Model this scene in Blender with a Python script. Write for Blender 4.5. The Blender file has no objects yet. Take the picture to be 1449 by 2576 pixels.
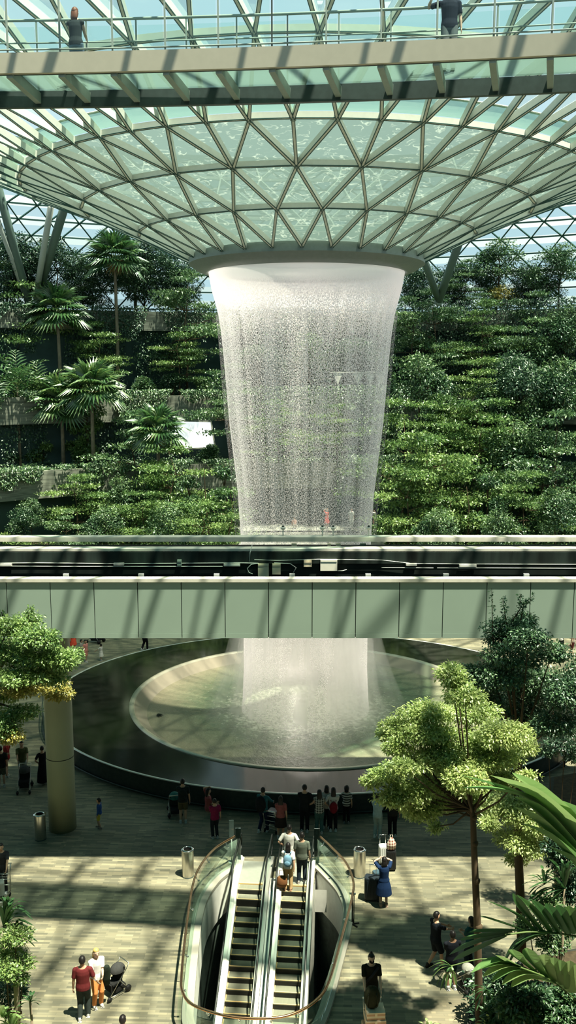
import bpy, math, random
import numpy as np
from mathutils import Vector, Matrix
from mathutils.geometry import tessellate_polygon
rnd = random.Random(7)
R_ = math.radians
PI = math.pi
scene = bpy.context.scene
COL = scene.collection

# ------------------------------------------------------------------ camera model
PITCH = R_(8.7); FPX = 2300.0; CAMZ = 16.7
def ray(px, py):
    a = (px-724.5)/FPX; b = (1288-py)/FPX
    return Vector((a, math.cos(PITCH)+b*math.sin(PITCH), -math.sin(PITCH)+b*math.cos(PITCH)))
def at(px, py, d):
    r = ray(px, py); return Vector((0, 0, CAMZ)) + r*(d/r.y)
def on(px, py, z=0.0):
    r = ray(px, py); return Vector((0, 0, CAMZ)) + r*((z-CAMZ)/r.z)
def proj(p):
    x, y, z = p[0], p[1], p[2]-CAMZ
    f = y*math.cos(PITCH)-z*math.sin(PITCH); u = y*math.sin(PITCH)+z*math.cos(PITCH)
    if f < .1: return None
    return (724.5+FPX*x/f, 1288-FPX*u/f)

# ------------------------------------------------------------------ object helpers
def tag(o, label=None, cat=None, group=None, kind=None):
    if label: o['label'] = label
    if cat: o['category'] = cat
    if group: o['group'] = group
    if kind: o['kind'] = kind
    return o
def empty(name, loc=(0, 0, 0), rz=0.0, label=None, cat=None, group=None, kind=None):
    o = bpy.data.objects.new(name, None); COL.objects.link(o)
    o.location = loc; o.rotation_euler = (0, 0, rz); o.empty_display_size = .2
    return tag(o, label, cat, group, kind)
def link_mesh(name, me, mat=None, parent=None):
    if mat: 
        me.materials.clear(); me.materials.append(mat)
    o = bpy.data.objects.new(name, me); COL.objects.link(o)
    if parent: o.parent = parent
    return o
CHILDREN = None
def copy_tree(o, parent=None):
    c = o.copy(); COL.objects.link(c); c.parent = parent
    for ch in list(o.children): copy_tree(ch, c)
    return c

class MB:
    def __init__(s): s.v = []; s.f = []; s.uv = None
    def add(s, v, f):
        n = len(s.v); s.v += [tuple(p) for p in v]; s.f += [tuple(i+n for i in q) for q in f]; return s
    def box(s, c, size, M=None):
        hx, hy, hz = size[0]/2, size[1]/2, size[2]/2
        v = [Vector((sx*hx, sy*hy, sz*hz)) for sz in (-1, 1) for sy in (-1, 1) for sx in (-1, 1)]
        if M: v = [M @ p for p in v]
        v = [p+Vector(c) for p in v]
        return s.add(v, [(0, 2, 3, 1), (4, 5, 7, 6), (0, 1, 5, 4), (2, 6, 7, 3), (0, 4, 6, 2), (1, 3, 7, 5)])
    def bar(s, a, b, w, h, up=(0, 0, 1)):
        a = Vector(a); b = Vector(b); d = (b-a); L = d.length
        if L < 1e-6: return s
        d /= L; up = Vector(up); x = d.cross(up)
        if x.length < 1e-4: x = d.cross(Vector((1, 0, 0)))
        x.normalize(); z = x.cross(d)
        v = []
        for p in (a, b):
            for sx, sz in ((-1, -1), (1, -1), (1, 1), (-1, 1)): v.append(p+x*(sx*w/2)+z*(sz*h/2))
        return s.add(v, [(0, 3, 2, 1), (4, 5, 6, 7), (0, 1, 5, 4), (1, 2, 6, 5), (2, 3, 7, 6), (3, 0, 4, 7)])
    def tube(s, pts, rad, n=8, cap=True, sx=1.0):
        pts = [Vector(p) for p in pts]; m = len(pts)
        if not hasattr(rad, '__len__'): rad = [rad]*m
        t = [(pts[min(i+1, m-1)]-pts[max(i-1, 0)]).normalized() for i in range(m)]
        ref = Vector((1, 0, 0)) if abs(t[0].x) < .8 else Vector((0, 1, 0))
        x = (ref-t[0]*ref.dot(t[0])).normalized(); v = []; f = []
        for i in range(m):
            x = (x-t[i]*x.dot(t[i])); x.normalize(); y = t[i].cross(x)
            for k in range(n):
                a = 2*PI*k/n
                v.append(pts[i]+x*(math.cos(a)*rad[i]*sx)+y*(math.sin(a)*rad[i]))
        for i in range(m-1):
            for k in range(n):
                k2 = (k+1) % n
                f.append((i*n+k, i*n+k2, (i+1)*n+k2, (i+1)*n+k))
        if cap:
            a0 = len(v); v.append(pts[0]-t[0]*rad[0]*.5); v.append(pts[-1]+t[-1]*rad[-1]*.5)
            for k in range(n):
                k2 = (k+1) % n
                f.append((a0, k2, k)); f.append((a0+1, (m-1)*n+k, (m-1)*n+k2))
        return s.add(v, f)
    def rings(s, R, n=16, cap=True):
        """R: list of (cx,cy,cz,rx,ry) horizontal ellipses"""
        v = []; f = []
        for (cx, cy, cz, rx, ry) in R:
            for k in range(n):
                a = 2*PI*k/n; v.append((cx+rx*math.cos(a), cy+ry*math.sin(a), cz))
        m = len(R)
        for i in range(m-1):
            for k in range(n):
                k2 = (k+1) % n; f.append((i*n+k, i*n+k2, (i+1)*n+k2, (i+1)*n+k))
        if cap:
            f.append(tuple(range(n-1, -1, -1))); f.append(tuple(range((m-1)*n, m*n)))
        return s.add(v, f)
    def ball(s, c, r, n=12, m=8, M=None):
        if not hasattr(r, '__len__'): r = (r, r, r)
        v = []; f = []
        for i in range(m+1):
            th = PI*i/m
            for k in range(n):
                a = 2*PI*k/n
                p = Vector((r[0]*math.sin(th)*math.cos(a), r[1]*math.sin(th)*math.sin(a), r[2]*math.cos(th)))
                if M: p = M @ p
                v.append(p+Vector(c))
        for i in range(m):
            for k in range(n):
                k2 = (k+1) % n
                if i == 0: f.append((k, (i+1)*n+k, (i+1)*n+k2))
                elif i == m-1: f.append((i*n+k, (i+1)*n+k, i*n+k2))
                else: f.append((i*n+k, (i+1)*n+k, (i+1)*n+k2, i*n+k2))
        return s.add(v, f)
    def lathe(s, prof, c=(0, 0), n=96, ex=1.0, ey=1.0, a0=0.0, a1=2*PI, closed=True):
        """prof: list of (R,z)"""
        v = []; f = []; m = len(prof); nn = n if closed else n+1
        for (R, z) in prof:
            for k in range(nn):
                a = a0+(a1-a0)*k/n
                v.append((c[0]+ex*R*math.sin(a), c[1]+ey*R*math.cos(a), z))
        for i in range(m-1):
            for k in range(n):
                k2 = (k+1) % nn
                f.append((i*nn+k, (i+1)*nn+k, (i+1)*nn+k2, i*nn+k2))
        return s.add(v, f)
    def prism(s, poly, z0, z1):
        n = len(poly); v = [(p[0], p[1], z0) for p in poly]+[(p[0], p[1], z1) for p in poly]
        f = [tuple(range(n-1, -1, -1)), tuple(range(n, 2*n))]
        f += [(i, (i+1) % n, n+(i+1) % n, n+i) for i in range(n)]
        return s.add(v, f)
    def strip(s, pts, z0, z1, t=0.0):
        """vertical wall along plan polyline; t thickness to the left"""
        n = len(pts)
        if t == 0:
            v = [(p[0], p[1], z0) for p in pts]+[(p[0], p[1], z1) for p in pts]
            return s.add(v, [(i, i+1, n+i+1, n+i) for i in range(n-1)])
        q = offset(pts, t)
        v = [(p[0], p[1], z0) for p in pts]+[(p[0], p[1], z1) for p in pts]+[(p[0], p[1], z1) for p in q]+[(p[0], p[1], z0) for p in q]
        f = []
        for i in range(n-1):
            f += [(i, i+1, n+i+1, n+i), (n+i, n+i+1, 2*n+i+1, 2*n+i), (2*n+i, 2*n+i+1, 3*n+i+1, 3*n+i), (3*n+i, 3*n+i+1, i+1, i)]
        f += [(0, n, 2*n, 3*n), (n-1, 4*n-1, 3*n-1, 2*n-1)]
        return s.add(v, f)
    def mesh(s, name, smooth=False):
        me = bpy.data.meshes.new(name); me.from_pydata(s.v, [], s.f); me.update()
        if smooth: me.polygons.foreach_set('use_smooth', [True]*len(me.polygons))
        return me
    def build(s, name, mat, parent=None, smooth=False):
        return link_mesh(name, s.mesh(name, smooth), mat, parent)
def offset(pts, t):
    out = []; n = len(pts)
    for i in range(n):
        a = Vector(pts[max(i-1, 0)][:2]); b = Vector(pts[min(i+1, n-1)][:2]); d = (b-a).normalized()
        out.append((pts[i][0]-d.y*t, pts[i][1]+d.x*t))
    return out
def catmull(P, k=6):
    P = [Vector(p) for p in P]; out = []
    for i in range(len(P)-1):
        p0 = P[max(i-1, 0)]; p1 = P[i]; p2 = P[i+1]; p3 = P[min(i+2, len(P)-1)]
        for j in range(k):
            t = j/k
            out.append(.5*((2*p1)+(p2-p0)*t+(2*p0-5*p1+4*p2-p3)*t*t+(3*p1-p0-3*p2+p3)*t**3))
    out.append(P[-1]); return out

# ------------------------------------------------------------------ materials
MATS = {}
def nt(name):
    m = bpy.data.materials.new(name); m.use_nodes = True; t = m.node_tree; t.nodes.clear()
    out = t.nodes.new('ShaderNodeOutputMaterial'); return m, t, out
def N(t, typ, ins=None, **kw):
    n = t.nodes.new(typ)
    for k, v in kw.items(): setattr(n, k, v)
    for k, v in (ins or {}).items():
        if isinstance(v, bpy.types.NodeSocket): t.links.new(v, n.inputs[k])
        else: n.inputs[k].default_value = v
    return n
def rgb(r, g, b):
    f = lambda c: (c/255/12.92) if c/255 <= .04045 else ((c/255+.055)/1.055)**2.4
    return (f(r), f(g), f(b), 1)
def ramp(t, fac, stops):
    n = N(t, 'ShaderNodeValToRGB', {'Fac': fac}); e = n.color_ramp.elements
    while len(e) < len(stops): e.new(.5)
    for i, (p, c) in enumerate(stops):
        e[i].position = p; e[i].color = c if hasattr(c, '__len__') else (c, c, c, 1)
    return n.outputs['Color']
def mat(name, col, rough=.6, metal=0.0, var=.12, scale=6.0, spec=.3, stretch=(1, 1, 1)):
    if name in MATS: return MATS[name]
    m, t, out = nt(name)
    tc = N(t, 'ShaderNodeTexCoord')
    mp = N(t, 'ShaderNodeMapping', {'Vector': tc.outputs['Object'], 'Scale': stretch})
    no = N(t, 'ShaderNodeTexNoise', {'Vector': mp.outputs[0], 'Scale': scale, 'Detail': 3.0})
    lo = tuple(c*(1-var) for c in col[:3])+(1,); hi = tuple(min(1, c*(1+var)) for c in col[:3])+(1,)
    c = ramp(t, no.outputs['Fac'], [(.3, lo), (.7, hi)])
    b = N(t, 'ShaderNodeBsdfPrincipled', {'Base Color': c, 'Roughness': rough, 'Metallic': metal, 'Specular IOR Level': spec})
    t.links.new(b.outputs[0], out.inputs[0]); MATS[name] = m; return m
def leaf_mat(name, dark, mid, light, trans=.35, gloss=.06):
    if name in MATS: return MATS[name]
    m, t, out = nt(name)
    a = N(t, 'ShaderNodeAttribute', attribute_name='tone')
    oi = N(t, 'ShaderNodeObjectInfo')
    v = N(t, 'ShaderNodeMath', {0: oi.outputs['Random'], 1: .22}, operation='MULTIPLY')
    s = N(t, 'ShaderNodeMath', {0: a.outputs['Fac'], 1: v.outputs[0]}, operation='ADD')
    s2 = N(t, 'ShaderNodeMath', {0: s.outputs[0], 1: .11}, operation='SUBTRACT')
    c = ramp(t, s2.outputs[0], [(.0, dark), (.5, mid), (1., light)])
    d = N(t, 'ShaderNodeBsdfDiffuse', {'Color': c}); tr = N(t, 'ShaderNodeBsdfTranslucent', {'Color': c})
    mx = N(t, 'ShaderNodeMixShader', {0: trans, 1: d.outputs[0], 2: tr.outputs[0]})
    g = N(t, 'ShaderNodeBsdfGlossy', {'Roughness': .4, 'Color': (.9, 1, .9, 1)})
    m2 = N(t, 'ShaderNodeMixShader', {0: gloss, 1: mx.outputs[0], 2: g.outputs[0]})
    t.links.new(m2.outputs[0], out.inputs[0]); MATS[name] = m; return m
def glass_mat(name, tint, refl=.12, rough=.02, diff=0.0, dcol=(.8, .9, .85, 1)):
    if name in MATS: return MATS[name]
    m, t, out = nt(name)
    tr = N(t, 'ShaderNodeBsdfTransparent', {'Color': tint})
    g = N(t, 'ShaderNodeBsdfGlossy', {'Roughness': rough, 'Color': (.9, .95, .95, 1)})
    fr = N(t, 'ShaderNodeFresnel', {'IOR': 1.45})
    mf = N(t, 'ShaderNodeMath', {0: fr.outputs[0], 1: refl*8}, operation='MULTIPLY', use_clamp=True)
    s = N(t, 'ShaderNodeMixShader', {0: mf.outputs[0], 1: tr.outputs[0], 2: g.outputs[0]})
    if diff > 0:
        d = N(t, 'ShaderNodeBsdfDiffuse', {'Color': dcol}); tl = N(t, 'ShaderNodeBsdfTranslucent', {'Color': dcol})
        md = N(t, 'ShaderNodeMixShader', {0: .6, 1: d.outputs[0], 2: tl.outputs[0]})
        s = N(t, 'ShaderNodeMixShader', {0: diff, 1: s.outputs[0], 2: md.outputs[0]})
    t.links.new(s.outputs[0], out.inputs[0]); MATS[name] = m; return m
# ------------------------------------------------------------------ people
def remesh(mb, voxel, smooth_it=3):
    me = mb.mesh('tmp'); ob = bpy.data.objects.new('tmp', me); COL.objects.link(ob)
    r = ob.modifiers.new('r', 'REMESH'); r.mode = 'VOXEL'; r.voxel_size = voxel; r.use_smooth_shade = True
    if smooth_it:
        sm = ob.modifiers.new('s', 'SMOOTH'); sm.factor = .5; sm.iterations = smooth_it
    bpy.context.view_layer.update()
    dg = bpy.context.evaluated_depsgraph_get()
    res = bpy.data.meshes.new_from_object(ob.evaluated_get(dg))
    bpy.data.objects.remove(ob); bpy.data.meshes.remove(me)
    return res
SKIN = [mat('skin_tan', (.50, .30, .20, 1), .55, var=.05), mat('skin_brown', (.30, .17, .11, 1), .55, var=.05), mat('skin_light', (.62, .42, .32, 1), .55, var=.05)]
HAIR = {'black': mat('hair_black', (.012, .010, .010, 1), .45, var=.3, scale=60, stretch=(1, 1, .1)), 'brown': mat('hair_brown', (.10, .045, .022, 1), .5, var=.3, scale=60, stretch=(1, 1, .1)),
        'blond': mat('hair_blond', (.62, .42, .13, 1), .5, var=.25, scale=60, stretch=(1, 1, .1)), 'red': mat('hair_auburn', (.16, .055, .03, 1), .5, var=.25, scale=60, stretch=(1, 1, .1))}
def cloth(c):
    key = 'cloth_%d_%d_%d' % tuple(int(x*255) for x in c[:3])
    return mat(key, tuple(c[:3])+(1,), .85, var=.10, scale=14, spec=.1)
def pattern_cloth(name, kind, c1, c2):
    if name in MATS: return MATS[name]
    m, t, out = nt(name); tc = N(t, 'ShaderNodeTexCoord'); sp = N(t, 'ShaderNodeSeparateXYZ', {0: tc.outputs['Object']})
    def band(sock, k, th=.5):
        a = N(t, 'ShaderNodeMath', {0: sock, 1: k}, operation='MULTIPLY'); b = N(t, 'ShaderNodeMath', {0: a.outputs[0]}, operation='FRACT')
        return N(t, 'ShaderNodeMath', {0: b.outputs[0], 1: th}, operation='GREATER_THAN').outputs[0]
    z = band(sp.outputs['Z'], 9 if kind == 'stripe' else 11)
    f = z
    if kind == 'plaid':
        x = band(sp.outputs['X'], 11); ad = N(t, 'ShaderNodeMath', {0: x, 1: z}, operation='ADD'); f = N(t, 'ShaderNodeMath', {0: ad.outputs[0], 1: .5}, operation='MULTIPLY').outputs[0]
    c = ramp(t, f, [(0, c1), (1, c2)])
    b = N(t, 'ShaderNodeBsdfPrincipled', {'Base Color': c, 'Roughness': .85}); t.links.new(b.outputs[0], out.inputs[0]); MATS[name] = m; return m

def ik(a, h, l1, l2, pole):
    a = Vector(a); h = Vector(h); d = h-a; L = min(d.length, (l1+l2)*.995); d.normalize(); h = a+d*L
    x = (l1*l1-l2*l2+L*L)/(2*L); y = math.sqrt(max(0, l1*l1-x*x))
    p = Vector(pole); p = (p-d*p.dot(d)); p.normalize()
    return a+d*x+p*y, h
def hand(mb, w, d, side, grip=.5):
    """palm and five fingers at wrist w, along d"""
    d = Vector(d).normalized(); inn = Vector((-side, 0, 0)); n = (inn-d*inn.dot(d))
    if n.length < .2: n = Vector((0, 0, -1))-d*(-d.z)
    n.normalize(); s = d.cross(n).normalized()          # s: across the knuckles
    if s.y < 0: s = -s                                   # thumb side faces forwards
    pc = w+d*.045
    M = Matrix((s, d, n)).transposed()
    mb.ball(pc, (.040, .052, .016), 10, 8, M)
    for i, L in enumerate((.072, .082, .077, .060)):
        o = w+d*.085+s*(.030-.020*i)
        j1 = o+d*(L*.45)+n*(L*.12*grip*2); j2 = j1+(d*(1-grip*.8)+n*grip).normalized()*(L*.33); j3 = j2+(d*(1-grip*1.5)+n*grip*1.5).normalized()*(L*.25)
        mb.tube([o-d*.02, j1, j2, j3], [.0095, .009, .0085, .0075], 6)
    o = w+d*.025+s*.032
    mb.tube([o, o+d*.03+s*.025+n*.008, o+d*.058+s*.030+n*.018], [.012, .0105, .009], 6)

def person(px, py, z=0.0, h=1.7, face=0, label='', skin=0, top=(.2, .2, .2), sleeve='short', bottom='trousers', bcol=(.03, .03, .04), hair='black', long=0.0,
           L='down', Rr='down', stride=.0, shoes=(.5, .5, .5), voxel=.012, sit=False, fem=False, bun=False, mask=None, loc=None, group=None, topmat=None, child=False, lean=0.0, beard=False):
    p = loc if loc else on(px, py, z)
    k = h/1.72
    e = empty('person', p, R_(-face), label, 'person', group)
    hz = .92 if not sit else .34
    dz = hz-.92
    hs = 1.28 if child else 1.0
    sh = .172 if fem else .19
    up = lambda x, y, zz: Vector((x, y+(lean*(zz-.9) if zz > .9 else 0), zz+dz))
    wv = .13 if fem else .15
    tor = [(.84, .155, .11), (.93, .168, .118), (1.04, wv, .10), (1.16, wv+.008, .105), (1.28, sh-.022, .112), (1.37, sh-.03, .098), (1.425, .105, .078), (1.465, .062, .06), (1.53, .052, .055)]
    b = MB()
    b.rings([(0, up(0, 0, zz).y, zz+dz, rx, ry) for zz, rx, ry in tor], 18)
    hc = up(0, .02, 1.615)
    b.ball(hc, (.076*hs, .094*hs, .115*hs), 16, 12); b.ball(hc+Vector((0, .022, -.05))*hs, (.057*hs, .07*hs, .062*hs), 14, 10)
    b.ball(hc+Vector((0, .098, -.02))*hs, (.013*hs, .02*hs, .022*hs), 8, 6)
    for s in (-1, 1): b.ball(hc+Vector((s*.078, -.008, -.012))*hs, (.012, .022, .034), 8, 6)
    b.tube([up(0, -.005, 1.44), up(0, .005, 1.55)], [.056, .05], 12)
    # legs
    ank = []; legs = []
    for s in (-1, 1):
        hip = up(s*.085, 0, .90)
        if sit:
            kn = Vector((s*.13, .40, .42)); an = Vector((s*.12, .30, .09))
        else:
            fy = s*stride; an = Vector((s*.095, fy, .085+(.06 if fy < -.12 else 0)))
            kn, an = ik(hip, an, .425, .415, (0, 1, 0))
        legs.append((hip, kn, an)); ank.append(an)
        b.tube([hip, hip.lerp(kn, .5), kn, kn.lerp(an, .35), an], [.088, .074, .054, .055, .038], 12)
        b.ball(an+Vector((0, .05, -.05)), (.038, .11, .034), 10, 8)
    arms = []
    for s, mode in ((-1, L), (1, Rr)):
        shd = up(s*sh, 0, 1.385)
        T = {'down': (s*(sh+.07), .03, .80), 'hold': (s*.06, .34, 1.10), 'phone': (s*.05, .30, 1.55), 'push': (s*.20, .44, 1.02), 'hip': (s*.19, .02, 1.0), 'out': (s*.45, .35, 1.05),
             'head': (s*.10, .05, 1.72), 'rail': (s*.12, .42, 1.12), 'swing': (s*(sh+.08), .2, .86), 'back': (s*(sh+.06), -.17, .86), 'hug': (s*.45, .28, 1.2), 'low': (s*.1, .38, .9)}
        t = Vector(T[mode]) if isinstance(mode, str) else Vector(mode)
        t = t+Vector((0, lean*(t.z-.9) if t.z > .9 else 0, dz))
        pole = (s*.8, -.6, -.5) if mode in ('hip', 'head', 'phone') else (s*.3, -1, -.3)
        el, wr = ik(shd, t, .285, .255, pole)
        arms.append((shd, el, wr))
        b.ball(shd-Vector((0, 0, .012)), .048, 10, 8); b.tube([up(s*.04, 0, 1.43), up(s*.10, 0, 1.412), shd-Vector((0, 0, .015))], [.050, .048, .044], 10)
        b.tube([shd, shd.lerp(el, .45), el, el.lerp(wr, .35), wr], [.05, .046, .038, .038, .026], 10)
        hand(b, wr, wr-el, s, .75 if mode in ('push', 'rail', 'phone', 'hold') else .45)
    bm = remesh(b, voxel)
    body = link_mesh('body', bm, SKIN[skin], e)
    # clothing
    tm = topmat or cloth(top); lm = cloth(bcol)
    g = .020
    t = MB()
    lo = .84 if bottom not in ('dress', 'long_dress') else .90
    prof = [(zz, rx+g, ry+g) for zz, rx, ry in tor if zz <= 1.43]
    prof[0] = (lo, .185 if not fem else .175, .135)
    prof = [q for i, q in enumerate(prof) if i == 0 or q[0] > lo+.02]
    if bottom in ('dress', 'long_dress'):
        zb = .45 if bottom == 'dress' else .12
        prof = [(zb, .27, .23), ((zb+.95)/2, .235, .19)]+prof
    t.rings([(0, up(0, 0, zz).y if zz > .9 else 0, zz+dz if not sit else max(.2, zz+dz), rx, ry) for zz, rx, ry in prof], 18)
    for (shd, el, wr) in arms:
        t.ball(shd-Vector((0, 0, .010)), .063, 10, 8); sg = -1 if shd.x < 0 else 1; t.tube([up(sg*.07, 0, 1.405), up(sg*.11, 0, 1.402), shd-Vector((0, 0, .014))], [.056, .060, .058], 10)
        if sleeve == 'long': t.tube([shd, shd.lerp(el, .5), el, el.lerp(wr, .9)], [.062, .058, .052, .042], 10)
        elif sleeve == 'short': t.tube([shd, shd.lerp(el, .45), shd.lerp(el, .78)], [.063, .062, .062], 10)
    link_mesh('shirt' if 'dress' not in bottom else 'dress', remesh(t, max(voxel, .013), 2), tm, e)
    if bottom in ('trousers', 'shorts', 'skirt'):
        q = MB()
        q.rings([(0, 0, zz+dz, rx+.016, ry+.016) for zz, rx, ry in ((.80, .15, .105), (.88, .165, .115), (.97, .155, .11))], 16)
        if bottom == 'skirt':
            q = MB(); q.rings([(0, 0, .50+dz, .25, .21), (0, 0, .75+dz, .21, .165), (0, 0, .97+dz, .165, .12)], 18)
        else:
            for (hip, kn, an) in legs:
                if bottom == 'trousers': q.tube([hip, hip.lerp(kn, .5), kn, kn.lerp(an, .5), an+Vector((0, 0, -.02))], [.106, .096, .078, .070, .064], 12)
                else: q.tube([hip, hip.lerp(kn, .5), kn+Vector((0, 0, .03))], [.106, .100, .092], 12)
        link_mesh('trousers' if bottom == 'trousers' else bottom, remesh(q, max(voxel, .013), 2), lm, e)
    sm = cloth(shoes)
    for an in ank:
        s_ = MB(); s_.ball(an+Vector((0, .045, -.045)), (.048, .135, .040), 12, 8); s_.tube([an+Vector((0, -.02, -.04)), an+Vector((0, -.01, .03))], [.05, .046], 10)
        s_.box(an+Vector((0, .045, -.075)), (.085, .26, .02))
        s_.build('shoe', sm, e, True)
    # hair
    hb = MB(); n0 = 0
    hb.ball(hc+Vector((0, -.014, .016))*hs, (.087*hs, .104*hs, .113*hs), 18, 14)
    vv = []
    for p_ in hb.v:
        q = Vector(p_)-hc
        if q.y > .015*hs and q.z < .045*hs+.35*max(0, .06*hs-q.y): q = Vector((q.x*.72, q.y*.55, q.z*.8))
        elif q.z < -.055*hs: q = Vector((q.x*.78, q.y*.75, -.055*hs+(q.z+.055*hs)*.35))
        vv.append(tuple(hc+q))
    hb.v = vv
    if long > 0:
        hb.rings([(0, hc.y-.088, hc.z+.05-long*1.02, .045, .018), (0, hc.y-.092, hc.z+.05-long*.85, .085, .032), (0, hc.y-.082, hc.z-.12, .092, .045), (0, hc.y-.055, hc.z, .088, .06), (0, hc.y-.03, hc.z+.06, .07, .06)], 14)
    if bun: hb.ball(hc+Vector((0, -.03, .135)), (.035, .035, .04), 10, 8)
    hb.build('hair', HAIR[hair], e, True)
    if abs(((face+180) % 360)-180) > 60:
        for s in (-1, 1):
            MB().ball(hc+Vector((s*.031, .082, .008))*hs, (.013, .008, .008), 8, 6).build('eye', HAIR['black'], e, True)
        if mask:
            MB().ball(hc+Vector((0, .045, -.048))*hs, (.066, .068, .058), 14, 10).build('face_mask', cloth(mask), e, True)
        else:
            MB().ball(hc+Vector((0, .088, -.062))*hs, (.022, .006, .006), 8, 6).build('mouth', cloth((.35, .1, .09)), e, True)
    e.scale = (k, k, k)
    return e
def rot_loc(e, v):
    """world position of a local point of a person/thing empty"""
    M = Matrix.Translation(e.location) @ Matrix.Rotation(e.rotation_euler.z, 4, 'Z') @ Matrix.Diagonal((*e.scale, 1))
    return M @ Vector(v)
def backpack(pe, label, col, back=True, big=1.0, zc=1.18):
    """a rucksack on the back of person pe"""
    y = -.20 if back else .2
    e = empty('backpack', rot_loc(pe, (0, y, zc-.24*big)), pe.rotation_euler.z, label, 'backpack')
    m = cloth(col)
    b = MB(); b.ball((0, 0, .24*big), (.165*big, .105*big, .26*big), 14, 10)
    b.v = [(x, yy, max(0.0, min(.47*big, zz))) for x, yy, zz in b.v]
    b.build('pack_body', m, e, True)
    MB().ball((0, -.085*big, .16*big), (.12*big, .05*big, .12*big), 12, 8).build('front_pocket', m, e, True)
    for s in (-1, 1):
        MB().tube([(s*.1, .05, .05), (s*.13, .13, .15), (s*.13, .20, .30), (s*.11, .17, .43), (s*.09, .06, .45)], .018, 6).build('strap', m, e, True)
    MB().tube([(-.04, .03, .46*big), (0, .03, .51*big), (.04, .03, .46*big)], .01, 6).build('grab_handle', m, e, True)
    return e
BLACK = mat('black_rubber', (.012, .012, .012, 1), .6); STEEL = mat('brushed_steel', (.62, .60, .55, 1), .28, 1.0, var=.06, scale=3, stretch=(20, 20, .3)); CHROME = mat('chrome', (.75, .75, .75, 1), .12, 1.0, var=.02)
def wheel(mb, c, r, w, axis=(1, 0, 0)):
    a = Vector(axis).normalized()*w/2; mb.tube([Vector(c)-a, Vector(c)+a], r, 14)
def stroller(p, rz, label, fabric=(.02, .02, .02), canopy=(.05, .05, .05), s=1.0):
    e = empty('stroller', p, rz, label, 'stroller')
    f = MB()
    for sx in (-.24, .24):
        f.tube([(sx, -.42, 1.02), (sx, -.30, .85), (sx, .05, .5), (sx, .42, .12)], .014, 6); f.tube([(sx, -.36, .12), (sx, -.05, .55)], .014, 6); f.tube([(sx, -.36, .12), (sx, .42, .12)], .010, 6)
    f.tube([(-.24, -.42, 1.02), (.24, -.42, 1.02)], .018, 6)
    f.build('frame', STEEL, e, True)
    q = MB(); q.box((0, .06, .47), (.42, .36, .06)); q.box((0, -.17, .70), (.42, .06, .50), Matrix.Rotation(R_(20), 3, 'X'))
    q.box((0, .27, .36), (.36, .05, .26)); q.build('seat', cloth(fabric), e)
    c = MB(); c.lathe([(.30*math.sin(a), .30*math.cos(a)) for a in [i*PI/16 for i in range(0, 9)]], n=16)
    c.v = [(x*.78, y*.95-.12, zz*.8+.80) for x, y, zz in c.v]; c.build('canopy', cloth(canopy), e, True)
    MB().box((0, -.1, .22), (.36, .42, .16)).build('basket', cloth((.03, .03, .03)), e)
    for sx in (-.25, .25):
        for sy, r in ((-.36, .12), (.42, .09)):
            w = MB(); wheel(w, (sx, sy, r), r, .045); w.build('wheel', BLACK, e, True)
    e.scale = (s, s, s); return e
def suitcase(p, rz, label, col, size=(.45, .28, .68), handle=True, shell=None):
    e = empty('suitcase', p, rz, label, 'suitcase')
    m = shell or mat('case_%d_%d_%d' % tuple(int(c*255) for c in col), tuple(col)+(1,), .4, var=.05)
    w, d, h = size; r = .04
    b = MB(); b.rings([(0, 0, .06, w/2-.03, d/2-.03), (0, 0, .08, w/2, d/2), (0, 0, h+.03, w/2, d/2), (0, 0, h+.06, w/2-.03, d/2-.03)], 24)
    vv = []
    for x, y, zz in b.v:
        ex = lambda c, hf: math.copysign(hf*min(1, (abs(c)/hf)**.35), c) if abs(c) > 1e-6 else 0
        vv.append((ex(x, w/2), ex(y, d/2), zz))
    b.v = vv; b.build('shell', m, e)
    gr = MB()
    for i in range(4): gr.box((-w*.3+i*w*.2, -d/2-.004, h/2+.06), (.02, .012, h*.8))
    gr.build('rib', m, e)
    if handle:
        hd = MB(); 
        for sx in (-.1, .1): hd.tube([(sx, d/2-.05, h+.05), (sx, d/2-.05, h+.40)], .010, 6)
        hd.tube([(-.12, d/2-.05, h+.40), (.12, d/2-.05, h+.40)], .015, 6); hd.build('handle', CHROME, e, True)
    for sx in (-1, 1):
        for sy in (-1, 1):
            q = MB(); wheel(q, (sx*(w/2-.05), sy*(d/2-.05), .03), .03, .025); q.build('wheel', BLACK, e, True)
    return e
def trolley(p, rz, label, s=1.0):
    e = empty('luggage_trolley', p, rz, label, 'luggage trolley')
    f = MB()
    for sx in (-.27, .27):
        f.tube([(sx, -.42, .16), (sx, .55, .12)], .018, 6); f.tube([(sx, -.42, .16), (sx, -.46, .70), (sx*1.0, -.56, 1.02)], .018, 6)
    for y in (-.30, -.05, .2, .45): f.tube([(-.27, y, .145), (.27, y, .145)], .012, 6)
    for z_ in (.35, .55, .75): f.tube([(-.27, -.44, z_), (.27, -.44, z_)], .010, 6)
    f.build('frame', STEEL, e, True)
    MB().tube([(-.30, -.56, 1.03), (.30, -.56, 1.03)], .024, 8).build('push_bar', CHROME, e, True)
    bk = MB(); 
    for sx in (-.24, .24): bk.tube([(sx, -.46, .80), (sx, -.25, .82)], .008, 6)
    for zz in (.66, .74, .82): bk.tube([(-.24, -.25, zz), (.24, -.25, zz)], .007, 6)
    for sx in (-.24, -.08, .08, .24): bk.tube([(sx, -.25, .64), (sx, -.25, .83)], .006, 6)
    bk.build('basket', CHROME, e, True)
    for (sx, sy) in ((-.25, -.38), (.25, -.38), (0, .52)):
        q = MB(); wheel(q, (sx, sy, .075), .075, .04); q.build('wheel', BLACK, e, True)
    e.scale = (s, s, s); return e
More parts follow.
